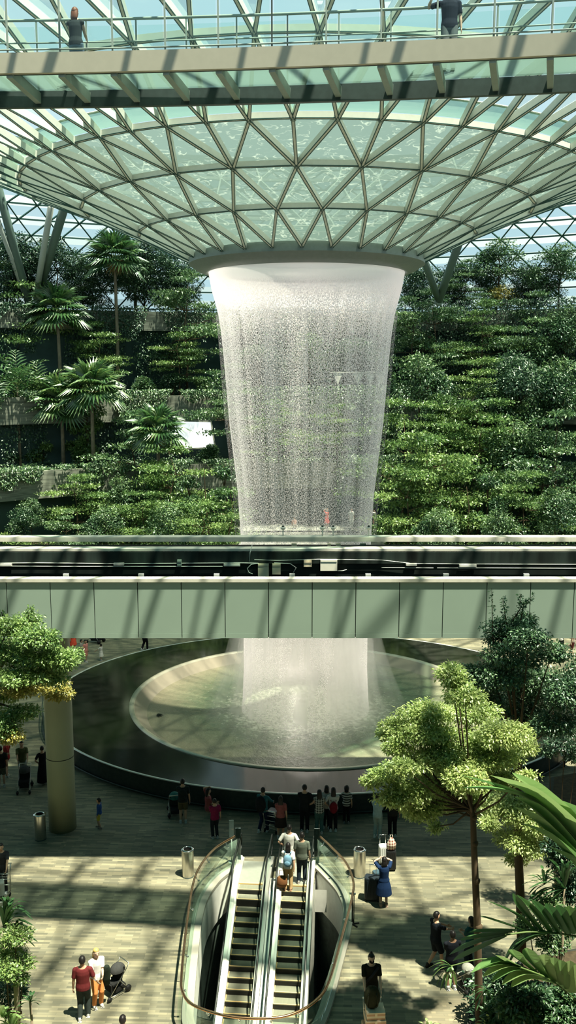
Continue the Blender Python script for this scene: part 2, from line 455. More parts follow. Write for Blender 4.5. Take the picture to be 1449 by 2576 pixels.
# ------------------------------------------------------------------ building materials
def paving():
    m, t, out = nt('stone_paving'); tc = N(t, 'ShaderNodeTexCoord')
    mp = N(t, 'ShaderNodeMapping', {'Vector': tc.outputs['Object'], 'Rotation': (0, 0, .03)})
    br = N(t, 'ShaderNodeTexBrick', {'Vector': mp.outputs[0], 'Color1': (.285, .262, .185, 1), 'Color2': (.142, .137, .102, 1), 'Mortar': (.15, .145, .115, 1), 'Scale': 1.0, 'Mortar Size': .003, 'Bias': -.1, 'Brick Width': .52, 'Row Height': .088}, offset=.37)
    br2 = N(t, 'ShaderNodeTexBrick', {'Vector': mp.outputs[0], 'Color1': (1.15, 1.12, 1.05, 1), 'Color2': (.72, .74, .74, 1), 'Mortar': (.9, .9, .9, 1), 'Scale': 1.0, 'Mortar Size': .0, 'Brick Width': .81, 'Row Height': .088, 'Bias': 0.0}, offset=.61)
    no = N(t, 'ShaderNodeTexNoise', {'Vector': mp.outputs[0], 'Scale': .35, 'Detail': 4.0})
    nr = ramp(t, no.outputs['Fac'], [(.3, .82), (.7, 1.1)])
    m1 = N(t, 'ShaderNodeMix', {0: 1.0, 6: br.outputs['Color'], 7: br2.outputs['Color']}, data_type='RGBA', blend_type='MULTIPLY')
    m2 = N(t, 'ShaderNodeMix', {0: 1.0, 6: m1.outputs[2], 7: nr}, data_type='RGBA', blend_type='MULTIPLY')
    b = N(t, 'ShaderNodeBsdfPrincipled', {'Base Color': m2.outputs[2], 'Roughness': .62, 'Specular IOR Level': .3})
    t.links.new(b.outputs[0], out.inputs[0]); return m
PAVE = paving()
STEELW = mat('painted_steel', (.80, .83, .75, 1), .45, var=.04)
STEELG = mat('grey_green_steel', (.30, .37, .33, 1), .5, var=.06)
STEELF = mat('dark_edge_and_backlit_steel', (.035, .095, .085, 1), .5, var=.06)  # rib edge strips; on far dome ribs, backlit shade put into the colour
DARKST = mat('dark_steel', (.045, .065, .06, 1), .5, var=.1)
CONC = mat('concrete', (.36, .37, .32, 1), .8, var=.16, scale=1.2, stretch=(1, 1, 3))
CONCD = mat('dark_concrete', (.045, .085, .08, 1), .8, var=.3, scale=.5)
WHITEP = mat('white_panel', (.74, .72, .66, 1), .5, var=.04)
PANEL = mat('panel_cladding', (.32, .41, .345, 1), .42, var=.03, scale=.8)
CAPW = mat('pale_coping', (.78, .74, .64, 1), .55, var=.06)
BLACKW = mat('black_trough', (.012, .018, .016, 1), .6, var=.3, scale=2, stretch=(1, 1, .2))
STONE = mat('black_stone', (.020, .021, .018, 1), .10, var=.35, scale=1.4, spec=.5)
COPPER = mat('copper_rail', (.62, .36, .20, 1), .25, 1.0, var=.05)
GOLD = mat('yellow_nosing', (.92, .62, .28, 1), .4, var=.04)
SOIL = mat('soil', (.05, .038, .022, 1), .9, var=.4)

AX, AY = .85, 43.0          # axis of the waterfall, pool and roof
# ------------------------------------------------------------------ glass roof
LV = [(5.30, 21.80, 28, 0.0), (7.56, 22.85, 28, .5), (10.0, 23.85, 28, 0.0), (12.5, 24.75, 56, 0.0), (16.0, 26.1, 56, .5), (20., 27.8, 56, 0.0), (25., 30.2, 56, .5),
      (29.5, 32.2, 112, 0.0), (31.5, 32.9, 112, .5), (33.5, 33.5, 112, 0.0), (35.5, 34.0, 112, .5), (37.5, 34.3, 112, 0.0), (39.5, 34.4, 112, .5), (41.5, 34.3, 112, 0.0), (43.3, 33.9, 112, .5), (45.0, 33.3, 112, 0.0), (46.6, 32.5, 112, .5), (48.1, 31.5, 112, 0.0), (49.5, 30.4, 112, .5), (50.8, 29.2, 112, 0.0), (52.0, 27.9, 112, .5), (53.1, 26.4, 112, 0.0), (54.2, 24.8, 112, .5), (55.2, 23.1, 112, 0.0), (56.1, 21.3, 112, .5), (57.0, 19.3, 112, 0.0), (57.8, 17.2, 112, .5), (58.6, 14.8, 112, 0.0), (59.4, 11.8, 112, .5), (60.2, 8.0, 112, 0.0), (61.0, 0.0, 112, .5)]
PH = -.055
def node(l, k):
    R, z, n, o = LV[l]; a = PH+2*PI*(k+o)/n
    return Vector((AX-R*math.sin(-a), AY-R*math.cos(a), z))       # a=0 faces the camera
def nang(l, k):
    R, z, n, o = LV[l]; a = PH+2*PI*(k+o)/n
    return (a+PI) % (2*PI)-PI
def wet_glass():
    m, t, out = nt('wet_roof_glass'); tc = N(t, 'ShaderNodeTexCoord')
    mp = N(t, 'ShaderNodeMapping', {'Vector': tc.outputs['Object'], 'Scale': (1, 1, 3.6)})
    w = N(t, 'ShaderNodeTexNoise', {'Vector': mp.outputs[0], 'Scale': 1.15, 'Detail': 3.0, 'Roughness': .55, 'Distortion': .35})
    w5 = N(t, 'ShaderNodeMath', {0: w.outputs['Fac'], 1: 6.0}, operation='MULTIPLY'); fw = N(t, 'ShaderNodeMath', {0: w5.outputs[0]}, operation='FRACT')
    s = N(t, 'ShaderNodeMath', {0: fw.outputs[0], 1: .5}, operation='SUBTRACT'); a = N(t, 'ShaderNodeMath', {0: s.outputs[0]}, operation='ABSOLUTE')
    line = ramp(t, a.outputs[0], [(.02, .9), (.15, 0.0)])
    w2 = N(t, 'ShaderNodeTexNoise', {'Vector': mp.outputs[0], 'Scale': 2.1, 'Detail': 2.0})
    brk = ramp(t, w2.outputs['Fac'], [(.42, .05), (.60, 1.)])
    ln = N(t, 'ShaderNodeMath', {0: line, 1: brk}, operation='MULTIPLY')
    dc = N(t, 'ShaderNodeMix', {0: ln.outputs[0], 6: (.140, .205, .195, 1), 7: (.36, .44, .41, 1)}, data_type='RGBA')
    tl = N(t, 'ShaderNodeBsdfTranslucent', {'Color': dc.outputs[2]}); d = N(t, 'ShaderNodeBsdfDiffuse', {'Color': dc.outputs[2]})
    md = N(t, 'ShaderNodeMixShader', {0: .62, 1: d.outputs[0], 2: tl.outputs[0]})
    tr = N(t, 'ShaderNodeBsdfTransparent', {'Color': (.78, .90, .86, 1)})
    f = N(t, 'ShaderNodeMath', {0: ln.outputs[0], 1: .06, 2: .88}, operation='MULTIPLY_ADD')
    mx = N(t, 'ShaderNodeMixShader', {0: f.outputs[0], 1: tr.outputs[0], 2: md.outputs[0]})
    t.links.new(mx.outputs[0], out.inputs[0]); return m
def dome_glass():
    m, t, out = nt('dome_glass'); tc = N(t, 'ShaderNodeTexCoord')
    sp = N(t, 'ShaderNodeSeparateXYZ', {0: tc.outputs['Object']})
    k = N(t, 'ShaderNodeMath', {0: sp.outputs['Z'], 1: .75}, operation='MULTIPLY'); fr = N(t, 'ShaderNodeMath', {0: k.outputs[0]}, operation='FRACT')
    b = N(t, 'ShaderNodeMath', {0: fr.outputs[0], 1: .5}, operation='GREATER_THAN')
    fb = N(t, 'ShaderNodeMath', {0: b.outputs[0], 1: .5}, operation='MULTIPLY')
    tr = N(t, 'ShaderNodeBsdfTransparent', {'Color': (.72, .82, .84, 1)})
    d = N(t, 'ShaderNodeBsdfTranslucent', {'Color': (.48, .53, .53, 1)})
    mx = N(t, 'ShaderNodeMixShader', {0: fb.outputs[0], 1: tr.outputs[0], 2: d.outputs[0]})
    t.links.new(mx.outputs[0], out.inputs[0]); return m
def make_roof():
    root = empty('ceiling', (0, 0, 0), 0, 'curving glass roof with a white steel diagrid, funnelling down to the waterfall', 'roof', kind='structure')
    segs = []
    ring = {}; far = 7
    def two(a, b, nm, base=None):
        k = len(a.f); a.add(b.v, b.f); o = a.build(nm, base or STEELW, root); o.data.materials.append(STEELF)
        o.data.polygons.foreach_set('material_index', [0]*k+[1]*(len(a.f)-k)); return o
    def vis(l, a): return l <= far or abs(a) > R_(108)
    for l, (R, z, n, o) in enumerate(LV):
        rb = MB(); fl = MB()
        for k in range(n):
            if l > far and not (vis(l, nang(l, k)) and vis(l, nang(l, k+1))): continue
            a, b = node(l, k), node(l, k+1)
            ww, hh = (.12, .20) if l <= 6 else (.09, .12)
            rb.bar(a, b, ww, hh); nr = Vector(((a+b).x/2-AX, (a+b).y/2-AY, 0)).normalized()*ww/2; [fl.bar(a-Vector((0, 0, hh/2))+nr*xx, b-Vector((0, 0, hh/2))+nr*xx, .022, .03) for xx in (-1, 1)]
        if l > 0: two(rb, fl, 'ring_beam', STEELF if l > 6 else None)
    vf = []; vd = []; vb_ = []
    for l in range(len(LV)-1):
        n0, n1 = LV[l][2], LV[l+1][2]; o0, o1 = LV[l][3], LV[l+1][3]
        for k in range(n0):
            A = node(l, k)
            if n1 == n0:
                ks = (k, k-1) if o1 > o0 else (k, k+1)
            else:
                c = int(round((k+o0)*2-o1)); ks = (c-1, c, c+1)
            if l >= far and not vis(l+1, nang(l, k)): continue
            for q in ks: segs.append((l, A, node(l+1, q)))
            dst = (vf if l < 3 else vd if l < 13 else vb_)
            if n1 == n0:
                p, q = sorted(ks); dst.append((A, node(l+1, p), node(l+1, q))); dst.append((A, node(l, k+1), node(l+1, q)))
            else:
                c = ks[1]; B = node(l, k+1)
                dst += [(A, node(l+1, c-1), node(l+1, c)), (A, node(l+1, c), node(l+1, c+1)), (A, B, node(l+1, c+1))]
    def length(s):
        a, b = proj(s[1]), proj(s[2])
        if not a or not b: return 0
        mx, my = (a[0]+b[0])/2, (a[1]+b[1])/2
        if not (0 < mx < 1449 and 0 < my < 640) or s[1].y > AY+2: return 0
        return math.hypot(a[0]-b[0], a[1]-b[1])
    segs.sort(key=length, reverse=True)
    def ribbar(mb, fl, s):
        l, a, b = s; ww, hh = (.10, .25) if l <= 6 else (.085, .12)
        mid = (a+b)/2; rad = Vector((mid.x-AX, mid.y-AY, 0)).normalized()
        R0, z0 = LV[l][:2]; R1, z1 = LV[l+1][:2]; up = (Vector((0, 0, 1))*(R1-R0)-rad*(z1-z0)).normalized(); sd = (b-a).cross(up).normalized()
        mb.bar(a-up*.06, b-up*.06, ww, hh, up); [fl.bar(a-up*(.06+hh/2)+sd*ww*.5*xx, b-up*(.06+hh/2)+sd*ww*.5*xx, .022, .03, up) for xx in (-1, 1)]
    for s in segs[:100]:
        q = MB(); f2 = MB(); ribbar(q, f2, s); two(q, f2, 'diagonal_rib')
    q = MB(); f2 = MB()
    for s in segs[100:]:
        if s[0] <= 6: ribbar(q, f2, s)
    o = two(q, f2, 'diagonal_lattice'); o['kind'] = 'stuff'
    q = MB(); f2 = MB()
    for s in segs[100:]:
        if s[0] > 6: ribbar(q, f2, s)
    o = two(q, f2, 'dome_lattice', STEELF); o['kind'] = 'stuff'  # white steel coloured dark here to look backlit
    # node caps on the visible funnel
    q = MB()
    for l in (1, 2, 3, 4):
        for k in range(LV[l][2]):
            p = node(l, k); q.ball(p-Vector((0, 0, .16)), (.10, .10, .05), 8, 5)
    q.build('node_cap', STEELG, root)
    for nm, T, mt in (('wet_glazing', vf, wet_glass()), ('clear_glazing', vd, glass_mat('clear_roof_glass', (.90, .95, .95, 1), refl=.03)), ('banded_glazing', vb_, dome_glass())):
        q = MB()
        for a, b, c in T: q.add([p+Vector((0, 0, .08)) for p in (a, b, c)], [(0, 1, 2)])
        q.build(nm, mt, root)
    q = MB(); q.lathe([(12.62, 24.85), (12.9, 24.98), (13.05, 25.28)], (AX, AY), 112); q.build('water_trough', glass_mat('trough_glass', (.55, .72, .62, 1), diff=.35, dcol=(.35, .55, .45, 1)), root, True)
    q = MB(); q.lathe([(13.0, 25.25), (13.1, 25.30), (13.2, 25.25)], (AX, AY), 112); q.build('trough_edge', STEELW, root, True)
make_roof()

# oculus collar
c = empty('oculus_collar', (AX, AY, 21.8), 0, 'dark grey metal collar round the roof opening that the water falls from', 'collar')
q = MB(); q.lathe([(5.28, .12), (5.36, .0), (5.36, -.30)], n=112); q.build('upper_band', mat('collar_metal', (.20, .25, .23, 1), .5, var=.06), c, True)
q = MB(); q.lathe([(5.36, -.30), (5.30, -.33), (5.02, -.52), (4.62, -.68), (4.50, -.66), (4.45, -.45), (4.9, .1), (5.28, .12)], n=112); q.build('lower_lip', mat('collar_lip', (.17, .21, .19, 1), .45, var=.06), c, True)

# ------------------------------------------------------------------ floor with openings
RAIL = [(-1.82, 29.15), (-2.44, 28.33), (-2.82, 27.22), (-2.94, 26.07), (-2.90, 24.03), (-2.80, 21.94), (-2.70, 21.25), (-2.38, 20.75), (-1.61, 20.38), (-.82, 20.26), (-.02, 20.36), (.65, 20.84), (1.06, 21.62), (1.54, 23.66), (1.92, 25.43), (2.03, 26.4), (1.87, 27.46), (1.42, 28.5), (1.10, 29.12)]
RAILS = [(p.x, p.y) for p in catmull([(x, y, 0) for x, y in RAIL], 6)]
YAW = R_(4.6); ES = Vector((-.47, 28.0, 0)); EV = Vector((math.sin(YAW), math.cos(YAW), 0)); EU = Vector((math.cos(YAW), -math.sin(YAW), 0))
def EL(u, v, z=0): return ES+EU*u+EV*v+Vector((0, 0, z))
LU = (-.74, .70)                 # centre lines of the two escalators
def e_uv(u, v): p = EL(u, v); return (p.x, p.y)
HOLE = offset(RAILS, .30)        # inner edge of the kerb
HOLE[0] = e_uv(-1.36, 1.0); HOLE[-1] = e_uv(1.34, .95)
hole_poly = HOLE+[e_uv(1.34, 0), e_uv(-1.36, 0)]
PC, PA, PB = (1.2, 43.5), 13.0, 10.8
pool_poly = [(PC[0]+(PA-.3)*math.cos(2*PI*k/96), PC[1]+(PB-.3)*math.sin(2*PI*k/96)) for k in range(96)]
outer = [(-60, 4), (60, 4), (60, 105), (-60, 105)]
V3 = [[Vector((x, y, 0)) for x, y in L] for L in (outer, hole_poly, pool_poly)]
tri = tessellate_polygon(V3); flat = [p for L in V3 for p in L]
me = bpy.data.meshes.new('floor'); me.from_pydata(flat, [], [tuple(t) for t in tri]); me.update()
import bmesh
bm = bmesh.new(); bm.from_mesh(me); bmesh.ops.recalc_face_normals(bm, faces=bm.faces)
for f_ in bm.faces:
    if f_.normal.z < 0: f_.normal_flip()
bm.to_mesh(me); bm.free()
tag(link_mesh('floor', me, PAVE), 'plaza floor of narrow tan and grey stone strips', 'floor', kind='structure')

# ------------------------------------------------------------------ unseen mall walls and slab, added to hold back sky light
for nm, c_, sz, l in (('unseen_wall_front', (0, -2.5, 12), (90, 1, 26), 'unseen dark mall facade behind the viewpoint, added to block sky light'), ('unseen_wall_left', (-36, 18, 11), (1, 41, 22), 'unseen dark mall facade left of the plaza, added to block sky light'), ('unseen_wall_right', (36, 18, 11), (1, 41, 22), 'unseen dark mall facade right of the plaza, added to block sky light'), ('ceiling', (0, 1.5, 25.2), (74, 8, .6), 'unseen mall roof slab over the viewpoint, added to block sky light')):
    q = MB(); q.box(c_, sz); tag(q.build(nm, CONCD), l, 'wall', kind='structure')  # the ceiling here is the unseen slab added to block sky light
# ------------------------------------------------------------------ fountain pool
pool = empty('fountain_pool', (PC[0], PC[1], 0), 0, 'round black stone pool with a glowing pale bowl that catches the waterfall', 'fountain')
q = MB(); q.lathe([(1.0, .14), (1.0, .83)], n=144, ex=PA, ey=PB); q.build('outer_wall', mat('pool_wall', (.035, .045, .042, 1), .22, var=.15), pool, True)
q = MB(); q.lathe([(.992, .0), (.992, .15), (1.0, .15)], n=144, ex=PA, ey=PB); q.build('toe_recess', BLACK, pool, True)
q = MB(); q.lathe([(1.004, .155), (1.009, .13), (1.004, .105)], n=144, ex=PA, ey=PB); q.build('base_trim', DARKST, pool, True)
q = MB(); q.lathe([(1.0, .82), (1.002, .858), (.997, .868), (.992, .855)], n=144, ex=PA, ey=PB); q.build('edge_trim', mat('edge_steel', (.75, .75, .70, 1), .3, .3, var=.02), pool, True)
ic = (-.2, -.35); IA, IB = 8.62, 8.28
q = MB()
nn = 144; vo = [(PA*.995*math.cos(2*PI*k/nn), PB*.995*math.sin(2*PI*k/nn), .85) for k in range(nn)]; vi = [(ic[0]+IA*math.cos(2*PI*k/nn), ic[1]+IB*math.sin(2*PI*k/nn), .85) for k in range(nn)]
q.add(vo+vi, [(k, (k+1) % nn, nn+(k+1) % nn, nn+k) for k in range(nn)]); q.build('wet_stone_ledge', STONE, pool)
q = MB(); q.lathe([(1.012, .85), (1.010, .90), (.998, .91), (.986, .89), (.982, .84)], ic, 144, IA, IB); q.build('inner_rim', mat('rim_steel', (.52, .50, .40, 1), .3, .4, var=.03), pool, True)
def bowl_mat():
    m, t, out = nt('acrylic_bowl'); tc = N(t, 'ShaderNodeTexCoord')
    no = N(t, 'ShaderNodeTexNoise', {'Vector': tc.outputs['Object'], 'Scale': .5, 'Detail': 3.0})
    c = ramp(t, no.outputs['Fac'], [(.3, (.27, .245, .19, 1)), (.7, (.32, .285, .225, 1))])
    b = N(t, 'ShaderNodeBsdfPrincipled', {'Base Color': c, 'Roughness': .22, 'Specular IOR Level': .5})
    t.links.new(b.outputs[0], out.inputs[0]); return m
q = MB(); q.lathe([(.985, .86), (.955, .66), (.915, .44), (.84, .12), (.74, -.22), (.68, -.42), (.60, -.62), (.30, -1.0), (.02, -1.1)], ic, 144, IA, IB); q.build('bowl', bowl_mat(), pool, True)
def pool_water():
    m, t, out = nt('pool_water'); tc = N(t, 'ShaderNodeTexCoord')
    no = N(t, 'ShaderNodeTexNoise', {'Vector': tc.outputs['Object'], 'Scale': 2.2, 'Detail': 5.0, 'Roughness': .7})
    fo = N(t, 'ShaderNodeTexNoise', {'Vector': tc.outputs['Object'], 'Scale': 5.0, 'Detail': 4.0, 'Roughness': .75})
    c = ramp(t, no.outputs['Fac'], [(.3, (.075, .125, .075, 1)), (.7, (.135, .175, .105, 1))])
    sub = N(t, 'ShaderNodeVectorMath', {0: tc.outputs['Object'], 1: (.35, .5, 0)}, operation='ADD'); ln = N(t, 'ShaderNodeVectorMath', {0: sub.outputs[0]}, operation='LENGTH'); nr = ramp(t, N(t, 'ShaderNodeMath', {0: ln.outputs['Value'], 1: 8.0}, operation='DIVIDE').outputs[0], [(.38, .20), (.62, .0)])
    ff = N(t, 'ShaderNodeMath', {0: fo.outputs['Fac'], 1: nr}, operation='ADD'); f = ramp(t, ff.outputs[0], [(.60, 0.0), (.80, .8)])
    c2 = N(t, 'ShaderNodeMix', {0: f, 6: c, 7: (.55, .60, .48, 1)}, data_type='RGBA')
    sx = N(t, 'ShaderNodeSeparateXYZ', {0: tc.outputs['Object']}); le = N(t, 'ShaderNodeVectorMath', {0: tc.outputs['Object']}, operation='LENGTH')
    r1 = N(t, 'ShaderNodeMath', {0: no.outputs['Fac'], 1: 1.6, 2: le.outputs['Value']}, operation='MULTIPLY_ADD'); rr = N(t, 'ShaderNodeMath', {0: r1.outputs[0], 1: 8.6}, operation='DIVIDE'); rad = ramp(t, rr.outputs[0], [(.70, 0.0), (1.0, 1.0)])
    c3 = N(t, 'ShaderNodeMix', {0: rad, 6: c2.outputs[2], 7: (.27, .25, .17, 1)}, data_type='RGBA'); c2 = c3
    bp = N(t, 'ShaderNodeBump', {'Height': no.outputs['Fac'], 'Strength': .5, 'Distance': .2})
    b = N(t, 'ShaderNodeBsdfPrincipled', {'Base Color': c2.outputs[2], 'Roughness': .25, 'Normal': bp.outputs[0]})
    t.links.new(b.outputs[0], out.inputs[0]); return m
q = MB(); q.lathe([(.917, .435), (.6, .44), (.3, .44), (.1, .44), (.001, .44)], ic, 96, IA, IB); q.build('water_surface', pool_water(), pool, True)
# dark leaf-shaped blotch on the water near the left rim
lf = at(393, 1800, 40.2); q = MB()
for k in range(5):
    a = .5*k-1.0; d = Vector((math.cos(a), math.sin(a)*.8, 0)); s = Vector((-d.y, d.x, 0))
    q.add([(0, 0, .02), tuple(d*.18+s*.06+Vector((0, 0, .05))), tuple(d*.36), tuple(d*.18-s*.06+Vector((0, 0, .05)))], [(0, 3, 2), (0, 2, 1)])
o = q.build('leaf_shaped_blotch', mat('dark_blotch', (.02, .03, .018, 1), .5)); o.location = on(393, 1800, .45)
tag(o, 'dark blotch like a fallen palm leaf lying in the left of the pale pool bowl', 'leaf')

# ------------------------------------------------------------------ waterfall
WP = [(4.47, 21.16), (4.43, 20.9), (4.34, 20.4), (4.20, 19.9), (4.05, 19.3), (3.93, 18.5), (3.83, 17.4), (3.72, 16.0), (3.58, 14.2), (3.38, 12.5), (3.22, 11.0), (3.13, 9.5), (3.06, 7.5), (3.0, 5), (3.0, 2.5), (3.08, .8), (3.25, -.3)]
def water_mat(name, seed, dens, soft, limb_=.36, thin=0.0):
    m, t, out = nt(name); tc = N(t, 'ShaderNodeTexCoord')
    at_ = N(t, 'ShaderNodeAttribute', attribute_name='fall')       # x: metres round, y: height
    sp = N(t, 'ShaderNodeSeparateXYZ', {0: at_.outputs['Vector']})
    zz = N(t, 'ShaderNodeMath', {0: sp.outputs['Y'], 1: 22.0}, operation='DIVIDE').outputs[0]
    def noise(sx, sy, sc, det, rough=.6):
        mp = N(t, 'ShaderNodeMapping', {'Vector': at_.outputs['Vector'], 'Location': (seed, seed*3, 0), 'Scale': (sx, sy, 1)})
        return N(t, 'ShaderNodeTexNoise', {'Vector': mp.outputs[0], 'Scale': sc, 'Detail': det, 'Roughness': rough}, noise_dimensions='2D').outputs['Fac']
    fine = noise(1, .75, 19.0, 2.0, .6); streak = noise(1, .05, 1.6, 2.0, .6)
    k1 = N(t, 'ShaderNodeMath', {0: streak, 1: .28, 2: fine}, operation='MULTIPLY_ADD')
    cn = N(t, 'ShaderNodeMath', {0: k1.outputs[0], 1: .64}, operation='SUBTRACT')
    con = ramp(t, zz, [(.0, soft*.5), (.40, soft), (.62, .85), (.87, 1.0), (.915, .30), (.94, .0)])
    base = ramp(t, zz, [(.0, -.0), (.05, dens*1.1), (.12, dens*1.4), (.33, dens*.95), (.48, dens*.62), (.70, dens*.60), (.82, dens*.85), (.875, min(1, dens*1.6)), (.915, min(1, dens*2.2)), (.96, min(1, dens*2.4))])
    lw = N(t, 'ShaderNodeLayerWeight', {'Blend': .5}); limb = ramp(t, lw.outputs['Facing'], [(.35, 0.0), (.95, limb_)]); b1 = N(t, 'ShaderNodeMath', {0: base, 1: limb}, operation='ADD'); tz = ramp(t, zz, [(.86, thin), (.93, 0.0)]); b2 = N(t, 'ShaderNodeMath', {0: b1.outputs[0], 1: tz}, operation='SUBTRACT')
    cc = N(t, 'ShaderNodeMath', {0: cn.outputs[0], 1: con}, operation='MULTIPLY')
    c5 = N(t, 'ShaderNodeMath', {0: cc.outputs[0], 1: 5.5, 2: b2.outputs[0]}, operation='MULTIPLY_ADD', use_clamp=True)
    d = N(t, 'ShaderNodeBsdfDiffuse', {'Color': (.97, .93, .95, 1)}); tl = N(t, 'ShaderNodeBsdfTranslucent', {'Color': (.97, .93, .95, 1)})
    md = N(t, 'ShaderNodeMixShader', {0: .5, 1: d.outputs[0], 2: tl.outputs[0]})
    tr = N(t, 'ShaderNodeBsdfTransparent', {})
    mx = N(t, 'ShaderNodeMixShader', {0: c5.outputs[0], 1: tr.outputs[0], 2: md.outputs[0]})
    t.links.new(mx.outputs[0], out.inputs[0]); return m
def fall_shell(name, prof, mt, parent, n=96):
    q = MB(); q.lathe(prof, n=n, closed=False, a0=PI, a1=3*PI); me = q.mesh(name, True)
    at_ = me.attributes.new('fall', 'FLOAT_VECTOR', 'POINT'); vals = []
    for (R, z) in prof:
        for k in range(n+1): vals += [4.0*2*PI*k/n, z, 0]
    at_.data.foreach_set('vector', vals); return link_mesh(name, me, mt, parent)
wf = empty('waterfall', (AX, AY, 0), 0, 'round curtain of white water falling from the roof opening into the pool', 'waterfall')
fall_shell('water_curtain', WP, water_mat('water_outer', 1.3, .36, .75, .55, .16), wf)
fall_shell('inner_spray', [(r*.90, z) for r, z in WP[1:]], water_mat('water_inner', 9.1, .10, .6, .25, .40), wf)

fall_shell('stray_drops', [(r*1.035+.02*i, z) for i, (r, z) in enumerate(WP[4:])], water_mat('water_stray', 5.7, .05, .7, .12, .50), wf)
def mist_mat():
    m, t, out = nt('spray_mist'); at_ = N(t, 'ShaderNodeAttribute', attribute_name='fall'); sp = N(t, 'ShaderNodeSeparateXYZ', {0: at_.outputs['Vector']})
    mp = N(t, 'ShaderNodeMapping', {'Vector': at_.outputs['Vector'], 'Scale': (1, .22, 1)}); no = N(t, 'ShaderNodeTexNoise', {'Vector': mp.outputs[0], 'Scale': .55, 'Detail': 3.0, 'Roughness': .55}, noise_dimensions='2D')
    zz = N(t, 'ShaderNodeMath', {0: sp.outputs['Y'], 1: 9.0}, operation='DIVIDE'); k = ramp(t, zz.outputs[0], [(.0, .0), (.05, .10), (.16, .40), (.6, .34), (1.0, .0)])
    n2 = ramp(t, no.outputs['Fac'], [(.30, .35), (.70, 1.0)]); a = N(t, 'ShaderNodeMath', {0: k, 1: n2}, operation='MULTIPLY')
    lw = N(t, 'ShaderNodeLayerWeight', {'Blend': .5}); soft = ramp(t, lw.outputs['Facing'], [(.55, 1.0), (.97, .0)]); a2 = N(t, 'ShaderNodeMath', {0: a.outputs[0], 1: soft}, operation='MULTIPLY')
    d = N(t, 'ShaderNodeBsdfDiffuse', {'Color': (.95, .94, .90, 1)}); tl = N(t, 'ShaderNodeBsdfTranslucent', {'Color': (.95, .94, .90, 1)}); md = N(t, 'ShaderNodeMixShader', {0: .5, 1: d.outputs[0], 2: tl.outputs[0]})
    mx = N(t, 'ShaderNodeMixShader', {0: a2.outputs[0], 1: N(t, 'ShaderNodeBsdfTransparent', {}).outputs[0], 2: md.outputs[0]}); t.links.new(mx.outputs[0], out.inputs[0]); return m
MIST = mist_mat()
for R0, R1 in ((2.9, 3.2), (3.0, 4.0), (3.1, 5.5)): fall_shell('spray_mist', [(R0+(R1-R0)*(1-i/8)**2.2, -.4+9.4*i/8) for i in range(9)], MIST, wf, 64)
# lamps of the place: warm pink floodlights inside the oculus lip and one at the far rim of the bowl; the large soft fill in the curtain is added
for i in range(5):
    a = 2*PI*(i+.5)/5; L_ = bpy.data.lights.new('oculus_floodlight', 'POINT'); L_.energy = 38; L_.color = (1.0, .80, .72); L_.shadow_soft_size = .25
    o = bpy.data.objects.new('oculus_floodlight', L_); COL.objects.link(o); o.location = (AX+2.9*math.sin(a), AY+2.9*math.cos(a), 20.7)
for loc_, en, rad in ((on(742, 1690, .9)+Vector((0, -1.5, .2)), 70, .2), (Vector((AX, AY, 3.2)), 420, 1.6)):  # second one is an added fill, brightening the mist from inside
    L_ = bpy.data.lights.new('pool_lamp_and_fill', 'POINT'); L_.energy = en; L_.color = (1.0, .90, .78); L_.shadow_soft_size = rad
    o = bpy.data.objects.new('pool_lamp_and_fill', L_); COL.objects.link(o); o.location = loc_
# ------------------------------------------------------------------ train viaduct
vd_ = empty('train_viaduct', (0, 31.5, 8.44), 0, 'long pale green panelled train viaduct crossing in front of the waterfall', 'viaduct')
Y0, Y1, ZB, ZT = 28.0, 35.0, 8.38, 10.30
def vb(mb, x0, x1, y0, y1, z0, z1): mb.box(((x0+x1)/2, (y0+y1)/2-31.5, (z0+z1)/2-8.44), (x1-x0, y1-y0, z1-z0))
q = MB(); vb(q, -40, 40, Y0+.06, Y1-.3, ZB+.02, ZB+.5); vb(q, -40, 40, Y0+.06, Y0+.3, ZB+.4, ZT-.1); vb(q, -40, 40, Y1-1.45, Y1-.1, ZB+.4, ZT-.22); q.build('core', BLACKW, vd_)
px0 = [20+109.3*i for i in range(-3, 17)]
for i in range(len(px0)-1):
    xa = (px0[i]-724.5)/FPX*28.85; xb = (px0[i+1]-724.5)/FPX*28.85
    q = MB(); vb(q, xa+.012, xb-.012, Y0, Y0+.05, ZB+.16, ZT-.11); q.build('fascia_panel', PANEL, vd_)
    q = MB(); vb(q, xa+.012, xb-.012, Y0-.01, Y0+.05, ZB, ZB+.15); q.build('fascia_skirt', PANEL, vd_)
q = MB(); vb(q, -40, 40, Y0-.05, Y0+.32, ZT-.10, ZT); q.build('near_coping', CAPW, vd_)
q = MB(); vb(q, -40, 40, Y1-.42, Y1+.05, ZT-.05, ZT+.13); q.build('far_coping', CAPW, vd_)
q = MB(); vb(q, -40, 40, Y1-1.45, Y1-.95, ZT-.24, ZT-.13); q.build('inner_ledge', CAPW, vd_)
q = MB(); vb(q, -40, 40, 31.2, 31.9, ZB+.5, ZT-.95); q.build('guide_beam', BLACKW, vd_)
TRW = Y1-1.47
q = MB(); vb(q, -40, 40, TRW-.03, TRW+.02, 9.62, 10.06); q.build('stained_wall_panel', mat('stained_wall', (.022, .032, .028, 1), .6, var=.7, scale=2.2, stretch=(1, 1, .15)), vd_)
CABLE = mat('grey_conduit', (.62, .64, .60, 1), .4, var=.05)
def tw(px, py): return at(px, py, TRW-.08)-Vector((0, 31.5, 8.44))
